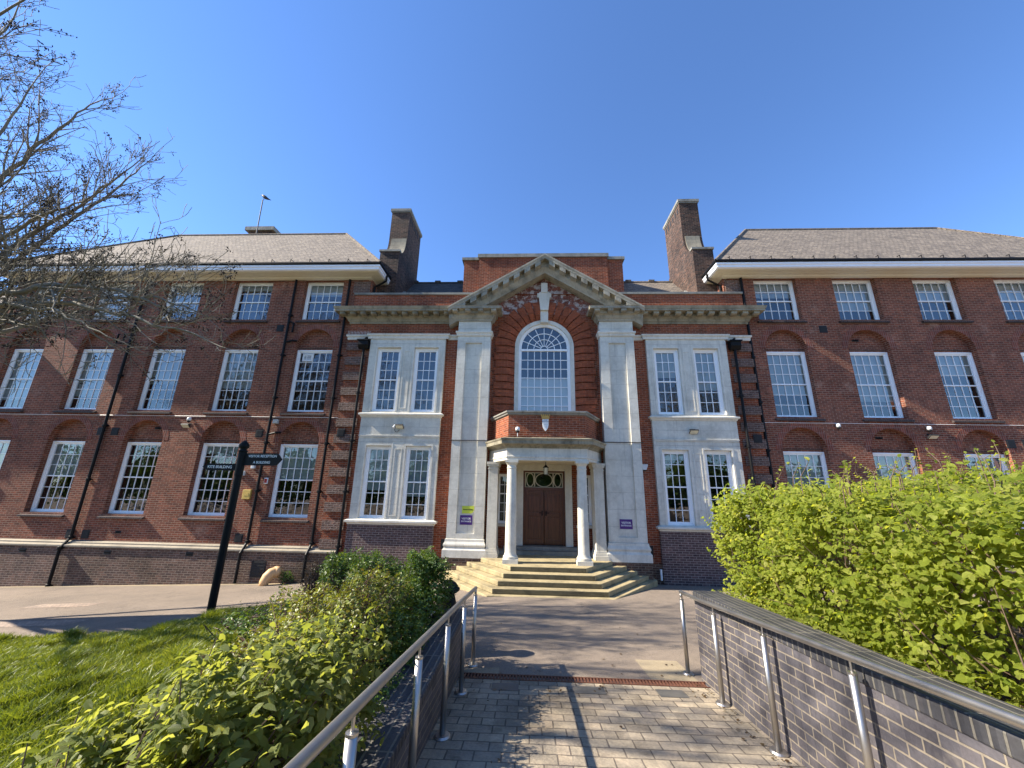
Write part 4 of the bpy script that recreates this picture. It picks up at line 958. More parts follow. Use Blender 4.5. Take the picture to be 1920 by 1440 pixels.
obj('case', MB().prism([(-.12+3.57, 1.0), (3.69, 1.0), (3.68, .93), (3.63, .80), (3.51, .80), (3.46, .93)], YC-.09, YC, 'y'), plain('silver plastic', (.6, .6, .6), .3), t, bevel=.012)
obj('strobe', MB().box(3.53, 3.61, YC-.075, YC, .755, .80), M['iron'], t)
def wallbox(name, label, cat, x, z, w, h, mat, y=YW, d=.09, face=None):
    t = thing(name, label, cat, (x, y, z)); obj('case', MB().box(x-w, x+w, y-d, y, z-h, z+h), mat, t, bevel=.012)
    if face: obj('cover', MB().box(x-w*.7, x+w*.7, y-d-.008, y-d+.004, z-h*.7, z+h*.7), face, t)
    else: obj('cover', MB().box(x-w*.55, x+w*.55, y-d-.006, y-d+.004, z-h*.3, z+h*.3), mat, t)
wallbox('alarm_box', 'yellowed square box on the brick between the lower windows behind the signpost', 'box', -11.04, -.32, .15, .17, M['yelbox'])
wallbox('junction_box', 'pale junction box beside the drainpipe under the left wing cable', 'box', -10.45, 2.42, .10, .08, plain('dusty white plastic', (.45, .45, .42), .6), d=.1)
wallbox('wall_light', 'white bulkhead light just below the right arm of the signpost', 'wall light', -11.0, .72, .07, .10, M['white'], d=.1)
wallbox('wall_light', 'grey bulkhead light beside the signpost below its left arm', 'wall light', -11.42, .44, .14, .09, plain('grey plastic', (.5, .5, .48), .4), d=.08)
wallbox('call_point', 'small red box in a pale frame right of the drainpipe', 'box', -10.42, .18, .07, .11, M['white'], d=.05, face=M['redplast'])
wallbox('drain_pipe_stub', 'short white waste pipe stub at the foot of the right bay', 'pipe', 3.84, -2.62, .03, .17, M['white'], y=YB, d=.07)

# aerial pole with a bird
t = thing('aerial_pole', 'thin aerial pole leaning above the left roof ridge', 'aerial', (-15.45, 17.35, 13.1))
obj('pole', MB().tube([(-15.42, 17.35, 13.0), (-15.50, 17.35, 15.38)], .028, 6), plain('weathered pole', (.10, .10, .10), .7), t)
obj('clamp', MB().box(-15.47, -15.37, 17.3, 17.4, 13.05, 13.15), M['iron'], t)
mb = MB(); x, y, z = -15.45, 17.35, 15.50
mb.tube([(x-.16, y, z+.17), (x-.11, y, z+.15), (x-.02, y, z+.08), (x+.10, y, z-.01), (x+.22, y, z-.08), (x+.42, y, z-.17)], [.02, .055, .09, .085, .055, .012], 10)
mb.tube([(x-.16, y, z+.17), (x-.24, y, z+.155)], [.018, .003], 6); mb.tube([(x, y-.03, z), (x-.01, y-.03, z-.12)], .008, 5); mb.tube([(x, y+.03, z), (x-.01, y+.03, z-.12)], .008, 5)
mb.add([(x-.02, y-.09, z+.1), (x+.3, y-.05, z-.14), (x+.1, y-.085, z-.05)], [(0, 1, 2)])
tag(obj('bird', mb, M['feather'], smooth=True), 'dark bird perched on the tip of the aerial pole', 'bird')

# ------------------------------------------------------------------ signpost
PX, PY, PZ = -6.925, 8.36, plaza_z(-6.925, 8.36)
t = thing('fingerpost', 'tall black fingerpost with two lettered arms at the lawn edge', 'signpost', (PX, PY, PZ))
obj('post', MB().tube([(PX, PY, PZ-.1), (PX, PY, .72)], .073, 20), M['iron'], t, smooth=False)
obj('finial', MB().lathe(PX, PY, [(.078, .70), (.09, .72), (.09, .74), (.07, .755), (.06, .77), (.098, .81), (.105, .85), (.08, .90), (.03, .955), (.005, .97)], 18), M['iron'], t, smooth=True)
obj('collar', MB().lathe(PX, PY, [(.074, .2), (.082, .21), (.082, .70), (.074, .71)], 20), M['iron'], t)
def arm(dirv, z0, z1, L, body, sizes):
    d = Vector(dirv).normalized(); nrm = Vector((d.y, -d.x, 0)); nrm = nrm if nrm.y < 0 else -nrm
    mb = MB(); h = z1-z0; pts = [(.06, z0), (L-.14, z0), (L-.10, z0+.02), (L, (z0+z1)/2), (L-.10, z1-.02), (L-.14, z1), (.06, z1)]
    vs = [(PX+d.x*u+nrm.x*o, PY+d.y*u+nrm.y*o, z) for o in (-.014, .014) for u, z in pts]; n = len(pts)
    mb.add(vs, [tuple(range(n)), tuple(range(n, 2*n))]+[(i, (i+1) % n, (i+1) % n+n, i+n) for i in range(n)])
    a = obj('sign_arm', mb, M['iron'], t)
    xd = d if d.x > 0 else -d
    for k, s_ in enumerate(body):
        zc = z1-h*(k+.5)/len(body); o = Vector((PX, PY, zc))+d*(L*.525)+nrm*.0165
        text('lettering', s_, sizes, M['letter'], a, o, xd, (0, 0, 1), bold=.0008)
arm((1, -.12, 0), .42, .685, 1.0, ['VISITOR RECEPTION', 'A BUILDING'], .076)
arm((-1, .02, 0), .305, .455, .86, ['KITE BUILDING'], .083)

# clay elbow pipe at the wall foot
gz = plaza_z(-9.5, 14.1); t = thing('clay_pipe', 'bent buff clay pipe standing at the foot of the left plinth', 'pipe', (-9.55, 14.0, gz))
pts = [(-9.43, 13.82, gz-.03), (-9.42, 13.84, gz+.12), (-9.37, 13.88, gz+.27), (-9.30, 13.96, gz+.38), (-9.22, 14.06, gz+.41), (-9.18, 14.14, gz+.39)]
obj('elbow', MB().tube(pts, [.13, .15, .165, .165, .155, .15], 18), M['clay'], t, smooth=True)
obj('socket', MB().tube([(-9.25, 14.02, gz+.405), (-9.20, 14.08, gz+.40), (-9.165, 14.15, gz+.38)], [.170, .175, .172], 18), M['clay'], t, smooth=True)

# bollard by the end of the left wall
bz = plaza_z(-1.72, 6.72); BX, BY = -1.87, 6.72; t = thing('bollard', 'black cast iron bollard with flared cap beside the end of the left wall', 'bollard', (BX, BY, bz))
obj('shaft', MB().lathe(BX, BY, [(.19, bz-.02), (.19, bz+.05), (.165, bz+.08), (.16, bz+.48), (.155, bz+.62), (.115, bz+.78), (.095, bz+.85)], 20), M['iron'], t, smooth=True)
obj('bollard_cap', MB().lathe(BX, BY, [(.095, bz+.85), (.14, bz+.87), (.175, bz+.90), (.18, bz+.925), (.15, bz+.95), (.12, bz+1.0), (.06, bz+1.04), (.01, bz+1.05)], 20), M['iron'], t, smooth=True)

# ------------------------------------------------------------------ retaining walls and handrails
def rwall_top(y): return -1.295+.062*(5.98-y)
t = thing('retaining_wall', 'blue grey brick retaining wall with sloping coping right of the ramp', 'wall', (1.85, 2, -2.3))
mb = MB(); y0, y1 = -5.0, 6.0
mb.add([(x, y, z) for x in (1.68, 2.0) for y, z in ((y0, -2.9), (y1, -2.9), (y1, rwall_top(y1)-.11), (y0, rwall_top(y0)-.11))], [(0, 1, 2, 3), (4, 5, 6, 7), (0, 1, 5, 4), (1, 2, 6, 5), (2, 3, 7, 6), (3, 0, 4, 7)])
obj('wall_face', mb, M['blue'], t)
mb = MB(); mb.add([(x, y, z) for x in (1.668, 2.06) for y, z in ((y0, rwall_top(y0)-.11), (y1+.02, rwall_top(y1)-.11), (y1+.02, rwall_top(y1)), (y0, rwall_top(y0)))], [(0, 1, 2, 3), (4, 5, 6, 7), (0, 1, 5, 4), (1, 2, 6, 5), (2, 3, 7, 6), (3, 0, 4, 7)])
obj('coping', mb, M['bluecop'], t, bevel=.012)
t = thing('retaining_wall', 'low blue grey brick planter wall with dark coping left of the ramp', 'wall', (-1.7, 2, -2.3))
obj('wall_face', MB().box(-1.86, -1.5, -5.0, 6.1, -2.9, -1.72), M['blue'], t)
obj('coping', MB().box(-1.9, -1.475, -5.0, 6.13, -1.72, -1.64), M['bluecop'], t, bevel=.012)

def handrail(label, x, rail, posts, flip):
    t = thing('handrail', label, 'handrail', (x, 3, ramp_z(3)), 'stainless steel handrails beside the ramp')
    obj('rail', MB().tube(rail, .0255, 14), M['steel'], t, smooth=True)
    # closed turned-down end
    e = rail[-1]; obj('rail_end', MB().tube([(e[0], e[1]-.012, e[2]), (e[0], e[1]-.012, e[2]-.10)], .018, 10), M['steel'], t, smooth=True)
    def rail_z(y):
        for a, b in zip(rail, rail[1:]):
            if a[1] <= y <= b[1]: return a[2]+(b[2]-a[2])*(y-a[1])/(b[1]-a[1])
        return rail[-1][2]
    first = None
    for y in posts:
        zb = ramp_z(y) if y < 5.7 else plaza_z(x, y); zt = rail_z(y)
        p = obj('post', MB().tube([(x, y, zb), (x, y, zt-.10)], .027, 16), M['steel'], t, smooth=False)
        for q in p.data.polygons: q.use_smooth = len(q.vertices) == 4
        obj('post_cap', MB().lathe(x, y, [(.027, zt-.102), (.0285, zt-.10), (.0285, zt-.088), (.008, zt-.085), (.0085, zt-.02)], 14), M['steel'], p)
        obj('base_plate', MB().lathe(x, y, [(.075, zb-.01), (.075, zb+.014), (.062, zb+.028), (.029, zb+.03)], 20), M['steel'], p, smooth=False)
RZ = lambda y: ramp_z(y)+1.0
handrail('stainless steel handrail along the right brick wall', 1.585, [(1.585, -4, RZ(-1.5)), (1.585, -1.5, RZ(-1.5)), (1.585, 5.55, RZ(5.5)), (1.585, 6.24, RZ(5.5)-.055)], [-1.8, 0.0, .98, 2.05, 3.13, 4.19, 5.22, 6.22], 1)
handrail('stainless steel handrail along the left planter wall', -1.385, [(-1.385, -4, RZ(-1.5)), (-1.385, -1.5, RZ(-1.5)), (-1.385, 5.0, RZ(5.0)), (-1.385, 6.3, RZ(5.0)-.15)], [-1.2, -.2, .9, 2.0, 3.12, 4.19, 5.24, 6.28], -1)

# ------------------------------------------------------------------ foliage
LV = np.array([(0, 0, 0), (0, .5, .0), (0, 1, -.16), (-.27, .28, .07), (-.25, .66, .03), (.27, .28, .07), (.25, .66, .03)])
LF = [(0, 1, 4, 3), (1, 2, 4), (0, 5, 6, 1), (1, 6, 2)]
LUV = [(0, 0), (0, .5), (0, 1), (-1, .28), (-1, .66), (1, .28), (1, .66)]
def leaf_mesh(name, pos, dirs, nrm, size, width, tint, mat, parent, uv=True):
    n = len(pos)
    d = dirs/np.linalg.norm(dirs, axis=1, keepdims=True)
    s = np.cross(d, nrm); s /= np.linalg.norm(s, axis=1, keepdims=True)+1e-9; u = np.cross(s, d)
    L = LV[None, :, :]*size[:, None, None]
    V = pos[:, None, :]+s[:, None, :]*(L[:, :, :1]*width[:, None, None])+d[:, None, :]*L[:, :, 1:2]+u[:, None, :]*L[:, :, 2:3]
    V = V.reshape(-1, 3); base = (np.arange(n)*7)[:, None]
    loops = np.concatenate([np.array(f)[None, :]+base for f in LF], 1).reshape(-1)
    tot = np.tile(np.array([len(f) for f in LF]), n); start = np.concatenate([[0], np.cumsum(tot)[:-1]])
    me = bpy.data.meshes.new(name); me.vertices.add(len(V)); me.vertices.foreach_set('co', V.ravel())
    me.loops.add(len(loops)); me.loops.foreach_set('vertex_index', loops.astype(np.int32))
    me.polygons.add(len(tot)); me.polygons.foreach_set('loop_start', start.astype(np.int32)); me.polygons.foreach_set('loop_total', tot.astype(np.int32))
    me.update(calc_edges=True)
    a = me.attributes.new('tint', 'FLOAT', 'FACE'); a.data.foreach_set('value', np.repeat(tint, 4).astype(np.float32))
    if uv:
        l = me.uv_layers.new(name='UVMap'); l.data.foreach_set('uv', np.array(LUV)[loops % 7].astype(np.float32).ravel())
    me.validate()
    return link(name, me, mat, parent)
def unit(a): return a/(np.linalg.norm(a, axis=-1, keepdims=True)+1e-9)
def twig_leaves(tips, out, per, size, spread, droop=.25, twl=.16, sizevar=.35, upb=.35, sunb=0.):
    """leaves set alternately along a short twig behind every tip; returns arrays"""
    n = len(tips); td = unit(out+nrg.normal(0, .55, (n, 3))+np.array([0, 0, .25]))
    k = np.tile(np.arange(per), n); T = np.repeat(np.arange(n), per)
    fr = (k+nrg.random(n*per))/per
    pos = tips[T]-td[T]*(twl*(1-fr))[:, None]
    side = unit(np.cross(td[T], np.array([0, 0, 1.0])+nrg.normal(0, .25, (n*per, 3))))*np.where(k % 2, 1, -1)[:, None]
    d = unit(td[T]*.55+side*spread+nrg.normal(0, .28, (n*per, 3))+np.array([0, 0, -droop]))
    nn = unit(np.array([0, 0, 1.0])*upb+np.array([-1., -.2, .4])*sunb+out[T]*.45+nrg.normal(0, .45, (n*per, 3)))
    sz = size*(1+sizevar*nrg.normal(0, .6, n*per)).clip(.45, 1.6)*(.75+.35*(1-fr))
    tint = (nrg.random(n)[T]*.6+nrg.random(n*per)*.4)
    return pos, d, nn, sz, tint
def stems(name, base, tips, mat, parent, r0=.010, jit=.12, mb=None):
    mb = mb or MB()
    for tp in tips:
        b = base(tp); b = Vector(b); tpv = Vector(tp); m1 = b.lerp(tpv, .45)+Vector(nrg.normal(0, jit, 3)); m1.z += .08
        mb.tube([b, m1, tpv], [r0, r0*.65, r0*.25], 5, caps=False)
    return obj(name, mb, mat, parent, recalc=False)

# right hornbeam hedge
def hz_top(x, y): return .03+.10*(x-2.2)+.03*(6-max(y, 4))+.07*math.sin(2.1*y+1.3*x)+.04*math.sin(5.3*y-2*x)
H = thing('hornbeam_hedge', 'large bright yellow green hedge behind the right brick wall', 'hedge', (3.4, 4, -1.4))
pts, outs = [], []
def hedge_sample(n):
    for _ in range(n):
        y = .3+6.05*rnd.random()**1.12; f = rnd.random(); dep = rnd.expovariate(1/.16)
        bul = .10*math.sin(1.9*y+.5)+.06*math.sin(4.7*y)
        xl = 2.22-bul+.02*(6-y)
        if f < .50:      # ramp side
            z = rnd.uniform(-1.30, hz_top(2.3, y)); q = (z+1.3)/1.4
            xx = xl-.16*math.sin(math.pi*min(1, q*1.1))+.22*max(0, q-.8)*5*.3+dep; p = (xx, y, z); o = (-1, 0, .25+.5*max(0, q-.7))
        elif f < .84:    # top
            x = rnd.uniform(xl, 5.6); z = hz_top(x, y)-dep*.8-max(0, .35-(x-xl))*.35; p = (x, y, z); o = (-.25, -.1, 1)
        else:            # far end
            x = rnd.uniform(xl, 5.6); z = rnd.uniform(-1.35, hz_top(x, 6.3)); p = (x, 6.42-.05*math.sin(3*z)-dep, z); o = (-.3, 1, .3)
        pts.append(p); outs.append(o)
hedge_sample(11500)
tips = np.array(pts)+nrg.normal(0, .05, (len(pts), 3)); out = unit(np.array(outs, float))
# thin some gaps so dark twiggy inside shows
gn = np.sin(tips[:, 1]*3.7+tips[:, 2]*4.0+tips[:, 0]*2)+np.sin(tips[:, 1]*8.1-tips[:, 2]*9.3+1)+.6*np.sin(tips[:, 1]*15+tips[:, 2]*13)+nrg.normal(0, .35, len(tips))
keep = gn > -.5; tips, out = tips[keep], out[keep]
a = twig_leaves(tips, out, 7, .060, .8, .42, .22, upb=.45, sunb=.8)
leaf_mesh('foliage', a[0], a[1], a[2], a[3], np.full(len(a[0]), 1.12), a[4], M['hornbeam'], H)
inn = tips[::7]-out[::7]*.18
far_ = tips[(tips[:, 1] > 2.2)]; st_t = far_[nrg.choice(len(far_), 420, replace=False)]
# wild shoots standing above the trimmed top
mb = MB(); sp = []
for k in range(46):
    x, y = rnd.uniform(2.4, 4.8), rnd.uniform(2.9, 6.2); z = hz_top(x, y); q = Vector((x+rnd.uniform(-.2, .2), y+rnd.uniform(-.15, .15), z+rnd.uniform(.12, .32)))
    mb.tube([(x, y, z-.3), ((x+q.x)/2+rnd.uniform(-.04, .04), y, z+.05), q], [.006, .005, .002], 5, caps=False)
    for f in (.45, .6, .75, .88, 1): sp.append(Vector((x, y, z-.05)).lerp(q, f))
stems('stems', lambda p: (max(2.5, p[0]*.6+1.4), p[1]+rnd.uniform(-.3, .3), -1.45), st_t, M['stem'], H, .009, mb=mb)
sp = np.array(sp); a = twig_leaves(sp, np.tile(np.array([[0, 0, 1.]]), (len(sp), 1)), 1, .05, .9, .1, .03)
leaf_mesh('shoot_leaves', a[0], a[1], a[2], a[3], np.full(len(a[0]), 1.1), a[4], M['hornbeam'], H)

def blob_points(n, blobs, zmin=-9):
    P_, O_ = [], []
    w = np.array([b[2] for b in blobs], float); w /= w.sum()
    for _ in range(n):
        c, r, _w = blobs[nrg.choice(len(blobs), p=w)]
        v = nrg.normal(size=3); v /= np.linalg.norm(v); 
        if v[2] < -.55: v[2] *= -1
        rr = 1-min(.6, nrg.exponential(.16))
        p = np.array(c)+v*np.array(r)*rr*(1+.12*math.sin(7*v[0]+5*v[1])+.1*math.sin(11*v[2]+3*v[0]))
        if p[2] < zmin: continue
        P_.append(p); O_.append(v)
    return np.array(P_), np.array(O_)
def shrub(name, label, base, blobs, n, per, size, width, mat, stemmat, nst, group=None, spread=.8, droop=.25, twl=.14, zmin=-1.72, ribs=False, r0=.008, upb=.35, sunb=0.):
    t = thing(name, label, 'shrub', base, group)
    tips, out = blob_points(n, blobs, zmin)
    a = twig_leaves(tips, out, per, size, spread, droop, twl, upb=upb, sunb=sunb)
    leaf_mesh('foliage', a[0], a[1], a[2], a[3], np.full(len(a[0]), width), a[4], mat, t)
    sel = tips[nrg.choice(len(tips), min(nst, len(tips)), replace=False)]
    stems('stems', lambda p: (base[0]+(p[0]-base[0])*.25+rnd.uniform(-.1, .1), base[1]+(p[1]-base[1])*.3+rnd.uniform(-.1, .1), base[2]-.03), sel, stemmat, t, r0, .07)
    return t
shrub('hornbeam_shrub', 'broad leaved hornbeam shrub with ribbed leaves in the left foreground', (-2.3, 1.75, -1.72),
      [((-1.98, 2.15, -1.22), (.44, .55, .50), 3), ((-2.42, 2.05, -1.36), (.42, .48, .42), 2.5), ((-1.95, 1.5, -1.32), (.45, .45, .36), 2), ((-1.95, 2.8, -1.25), (.40, .5, .46), 2), ((-2.5, 2.6, -1.45), (.4, .5, .4), 1.5)],
      1700, 7, .064, .86, M['hornbeam2'], M['stem'], 200, spread=.75, droop=.45, twl=.2, upb=.5, sunb=.8)
shrub('bronze_shrub', 'thin bronze leaved shrub with reddish twigs behind the hornbeam shrub', (-2.6, 4.0, -1.72),
      [((-2.35, 3.75, -1.3), (.5, .65, .46), 3), ((-2.9, 4.5, -1.45), (.6, .6, .45), 2), ((-2.3, 4.6, -1.25), (.4, .5, .45), 2), ((-3.2, 3.9, -1.6), (.4, .5, .3), 1)],
      1500, 6, .038, 1.0, M['rose'], plain('reddish twigs', (.13, .05, .035), .7), 330, r0=.006, twl=.13, sunb=.6)
shrub('rounded_shrub', 'dense green shrub against the end of the left wall beside the bollard', (-2.2, 5.9, -1.72),
      [((-2.02, 5.72, -1.28), (.38, .48, .50), 3), ((-2.25, 6.15, -1.55), (.3, .35, .3), 1), ((-2.05, 5.2, -1.45), (.36, .5, .4), 1.4), ((-2.05, 4.5, -1.5), (.36, .5, .35), 1)],
      2000, 7, .040, .95, M['darkleaf'], M['stem'], 160, twl=.12, sunb=.4)
shrub('loose_shrub', 'looser green shrub in front of the left bay plinth', (-3.45, 6.9, -1.85),
      [((-3.15, 6.7, -1.42), (.46, .5, .46), 2), ((-3.75, 7.0, -1.45), (.42, .5, .42), 2), ((-2.75, 6.9, -1.55), (.35, .45, .42), 1)],
      1300, 6, .044, 1.0, M['darkleaf'], M['stem'], 220, zmin=-2.0)
shrub('twiggy_shrub', 'bare twiggy brown shrub at the left of the green shrubs', (-4.25, 7.3, -2.0),
      [((-4.2, 7.2, -1.62), (.4, .4, .45), 1)], 330, 3, .03, .9, M['brownleaf'], M['stem'], 300, zmin=-2.1, r0=.007)
shrub('leafy_shrub', 'low glossy leaved shrub at the lawn edge by the kerb', (-4.3, 5.4, -1.85),
      [((-4.0, 5.6, -1.85), (.75, .7, .36), 2), ((-3.6, 5.0, -1.75), (.5, .6, .36), 2), ((-4.6, 6.3, -2.05), (.6, .5, .32), 1)],
      800, 6, .042, 1.1, M['darkleaf'], M['stem'], 160, zmin=-2.3)
shrub('wall_weed', 'small green weed growing at the foot of the left plinth', (-8.85, 14.12, plaza_z(-8.85, 14.1)),
      [((-8.85, 14.1, plaza_z(-8.85, 14.1)+.2), (.28, .12, .22), 1)], 90, 4, .055, 1.0, M['weed'], M['stem'], 30, zmin=-4)
# ground cover under the shrubs
n = 4200; px = nrg.uniform(-2.6, -1.72, n); py = nrg.uniform(1.0, 5.9, n)
tips = np.stack([px, py, -1.68+nrg.random(n)*.12], 1); out = np.tile(np.array([[.3, 0, 1.]]), (n, 1))
a = twig_leaves(tips, unit(out), 3, .035, .9, .0, .06); gc = leaf_mesh('ground_cover', a[0], a[1], a[2], a[3], np.full(len(a[0]), .9), a[4], M['weed'], None)
struct(gc, 'stuff')
n = 1500; px = nrg.uniform(2.02, 2.5, n); py = nrg.uniform(1.0, 6.2, n)
tips = np.stack([px, py, -1.37+.045*(5.9-py)+nrg.random(n)*.12], 1); out = np.tile(np.array([[-.4, 0, 1.]]), (n, 1))
a = twig_leaves(tips, unit(out), 3, .04, .9, .0, .06); struct(leaf_mesh('ground_cover', a[0], a[1], a[2], a[3], np.full(len(a[0]), .9), a[4], M['hornbeam'], None), 'stuff')
for x, y, w_ in ((-1.98, 3.6, 'nearest the middle posts'), (-1.97, 3.05, 'between the handrail posts')):
    t = thing('dandelion', 'yellow dandelion in the weeds along the left wall, '+w_, 'flower', (x, y, -1.7))
    obj('stalk', MB().tube([(x, y, -1.7), (x+.01, y, -1.53)], .003, 5), M['weed'], t); obj('flower_head', MB().lathe(x+.01, y, [(.006, -1.54), (.022, -1.525), (.018, -1.515), (.004, -1.512)], 10), M['yellow'], t)

n = 150; px = np.concatenate([nrg.uniform(-1.4, 1.6, 90), 1.6-np.abs(nrg.normal(0, .1, 60))]); py = np.concatenate([nrg.normal(5.7, .35, 40).clip(4.6, 6.6), nrg.uniform(2.5, 9, 50), nrg.uniform(3, 5.8, 60)])
tips = np.array([(a_, b_, (ramp_z(b_) if b_ < 5.74 else plaza_z(a_, b_))+.012) for a_, b_ in zip(px, py)])
struct(leaf_mesh('dead_leaves', tips, unit(np.stack([nrg.normal(size=n), nrg.normal(size=n), nrg.normal(0, .1, n)], 1)), unit(np.stack([nrg.normal(0, .25, n), nrg.normal(0, .25, n), np.ones(n)], 1)), nrg.uniform(.02, .05, n), np.full(n, 1.1), nrg.random(n), M['brownleaf'], None), 'stuff')
# grass blades
def grass(n):
    x = nrg.uniform(-13, -2.4, n*2); y = nrg.uniform(1.6, 9.2, n*2)
    ey = np.array([edge_y(v) for v in x]); ok = (y < ey-.02+nrg.normal(0, .05, len(x)).clip(-.1, .1)) & (x > -1.45*y-2.0)
    bedx = -3.3+.4*np.sin(y*1.7)
    ok &= ~((x > bedx+nrg.normal(0, .15, len(x))) & (y < 6)) & ~((x > -5.0+nrg.normal(0, .2, len(x))) & (y >= 6))
    x, y = x[ok], y[ok]; m = len(x)
    z = np.array([lawn_z(a_, b_) for a_, b_ in zip(x, y)])
    tuft = np.sin(x*6.1+np.sin(y*4))*np.sin(y*5.3+np.sin(x*3.1))
    h = (.06+.045*nrg.random(m)+.06*tuft.clip(0, 1)+.03*(tuft > .6))*(1+.2*np.exp(-((ey[ok]-y)/.12)**2)); lean = nrg.normal(0, .45, (m, 2))+np.array([.25, -.1]); w = nrg.uniform(.0025, .005, m)*(1+.12*y)
    ang = nrg.uniform(0, math.pi, m); sx, sy = np.cos(ang)*w, np.sin(ang)*w
    b0 = np.stack([x-sx, y-sy, z-.01], 1); b1 = np.stack([x+sx, y+sy, z-.01], 1)
    mx_, my_ = x+lean[:, 0]*h*.35, y+lean[:, 1]*h*.35
    m0 = np.stack([mx_-sx*.8, my_-sy*.8, z+h*.6], 1); m1 = np.stack([mx_+sx*.8, my_+sy*.8, z+h*.6], 1)
    tp = np.stack([x+lean[:, 0]*h, y+lean[:, 1]*h, z+h*.95], 1)
    V = np.stack([b0, b1, m1, m0, tp], 1).reshape(-1, 3); base = (np.arange(m)*5)[:, None]
    loops = np.concatenate([np.array([[0, 1, 2, 3]])+base, np.array([[3, 2, 4]])+base], 1).reshape(-1)
    tot = np.tile([4, 3], m); start = np.concatenate([[0], np.cumsum(tot)[:-1]])
    me = bpy.data.meshes.new('grass'); me.vertices.add(len(V)); me.vertices.foreach_set('co', V.ravel()); me.loops.add(len(loops)); me.loops.foreach_set('vertex_index', loops.astype(np.int32))
    me.polygons.add(len(tot)); me.polygons.foreach_set('loop_start', start.astype(np.int32)); me.polygons.foreach_set('loop_total', tot.astype(np.int32)); me.update(calc_edges=True)
    tint = (nrg.random(m)*.6+.25*(np.sin(x*1.7)*np.sin(y*2.3)+1)*.5+.15*nrg.random(m)).clip(0, 1)
    at_ = me.attributes.new('tint', 'FLOAT', 'FACE'); at_.data.foreach_set('value', np.repeat(tint, 2).astype(np.float32)); me.validate()
    return struct(link('grass', me, M['grass']), 'stuff')
grass(190000)

# ------------------------------------------------------------------ bare tree at the left
def grow_tree(name, label, root, limbs, seed, group=None, keys=True, levels=3, dens=1.0):
    rg = random.Random(seed); t = thing(name, label, 'tree', root, group)
    wood, keyp = MB(), []
    def rv(s): return Vector((rg.gauss(0, s), rg.gauss(0, s), rg.gauss(0, s)))
    def branch(p, d, L, r, lev):
        n = max(3, int(L/(.32 if lev < 2 else .16))); pts = [p.copy()]; q = p.copy(); dd = d.normalized(); segs = []
        upw = (.05, .06, .10, .16)[min(lev, 3)]
        for i in range(n):
            dd = (dd+rv((.10, .13, .17, .2)[min(lev, 3)])+Vector((0, 0, upw))).normalized(); q = q+dd*(L/n); pts.append(q.copy()); segs.append(dd.copy())
        rad = [max(.0035, r*(1-.8*i/n)) for i in range(n+1)]
        rad = [max(.0055, q_) for q_ in rad]; wood.tube(pts, rad, 7 if r > .05 else (5 if r > .015 else 3), caps=False)
        if lev < levels:
            k = int(L*(2.6, 3.6, 5.0, 6)[min(lev, 3)]*dens)
            for j in range(k):
                f = rg.uniform(.15, 1.0); i = min(n-1, int(f*n)); b = pts[i].lerp(pts[i+1], f*n-i)
                ax = segs[i].cross(rv(1)).normalized(); nd = (segs[i]*.75+ax*rg.uniform(.5, .95)).normalized()
                l2 = L*rg.uniform(.28, .55)*(1-.45*f) if lev < 2 else rg.uniform(.18, .5)
                branch(b, nd, max(.16, l2), max(.004, rad[i]*.55), lev+1)
        elif keys and rg.random() < .42:
            for i in range(1, n+1):
                if rg.random() < .55: keyp.append((pts[i], segs[i-1]))
    for path, r0, dirs in limbs:
        P_ = [Vector(p) for p in path]; m = len(P_); fine = []
        for i in range(m-1):
            for k in range(6): fine.append(P_[i].lerp(P_[i+1], k/6)+rv(.02+.0*r0))
        fine.append(P_[-1]); L = sum((b-a).length for a, b in zip(fine, fine[1:])); n = len(fine)
        rad = [r0*(1-.82*i/(n-1)) for i in range(n)]
        wood.tube(fine, rad, 9, caps=False)
        if dirs == 0: continue
        for j in range(int(L*2.15*dens*dirs)):
            f = rg.uniform(.22, 1.); i = min(n-2, int(f*(n-1))); sd = (fine[i+1]-fine[i]).normalized()
            ax = sd.cross(rv(1)).normalized(); nd = (sd*.8+ax*rg.uniform(.45, .9)+Vector((0, 0, .12))).normalized()
            branch(fine[i], nd, rg.uniform(.9, 2.6)*(1.15-.5*f), max(.006, rad[i]*.5), 1)
        branch(fine[-1], fine[-1]-fine[-3], 1.3, rad[-1], 1)
    # trunk and wood in one piece each
    obj('branches', wood, M['bark'], t, recalc=False, smooth=True)
    if keys and keyp:
        P_ = []; D_ = []
        for p, d in keyp:
            for _ in range(rg.randint(4, 9)): P_.append(p+rv(.035)); D_.append((rv(1)+Vector((0, 0, -1.1))).normalized())
        P_ = np.array(P_); D_ = np.array(D_); k = len(P_)
        leaf_mesh('seed_bunches', P_, D_, unit(nrg.normal(size=(k, 3))), nrg.uniform(.035, .07, k), np.full(k, .75), nrg.random(k), M['keys'], t, uv=False)
    return t
TB = (-18.8, 8.6, plaza_z(-18.8, 8.6))
F0 = (-18.7, 8.55, 2.2)
def limb(*pts, r=.08, d=1.): return ([F0]+list(pts), r, d)
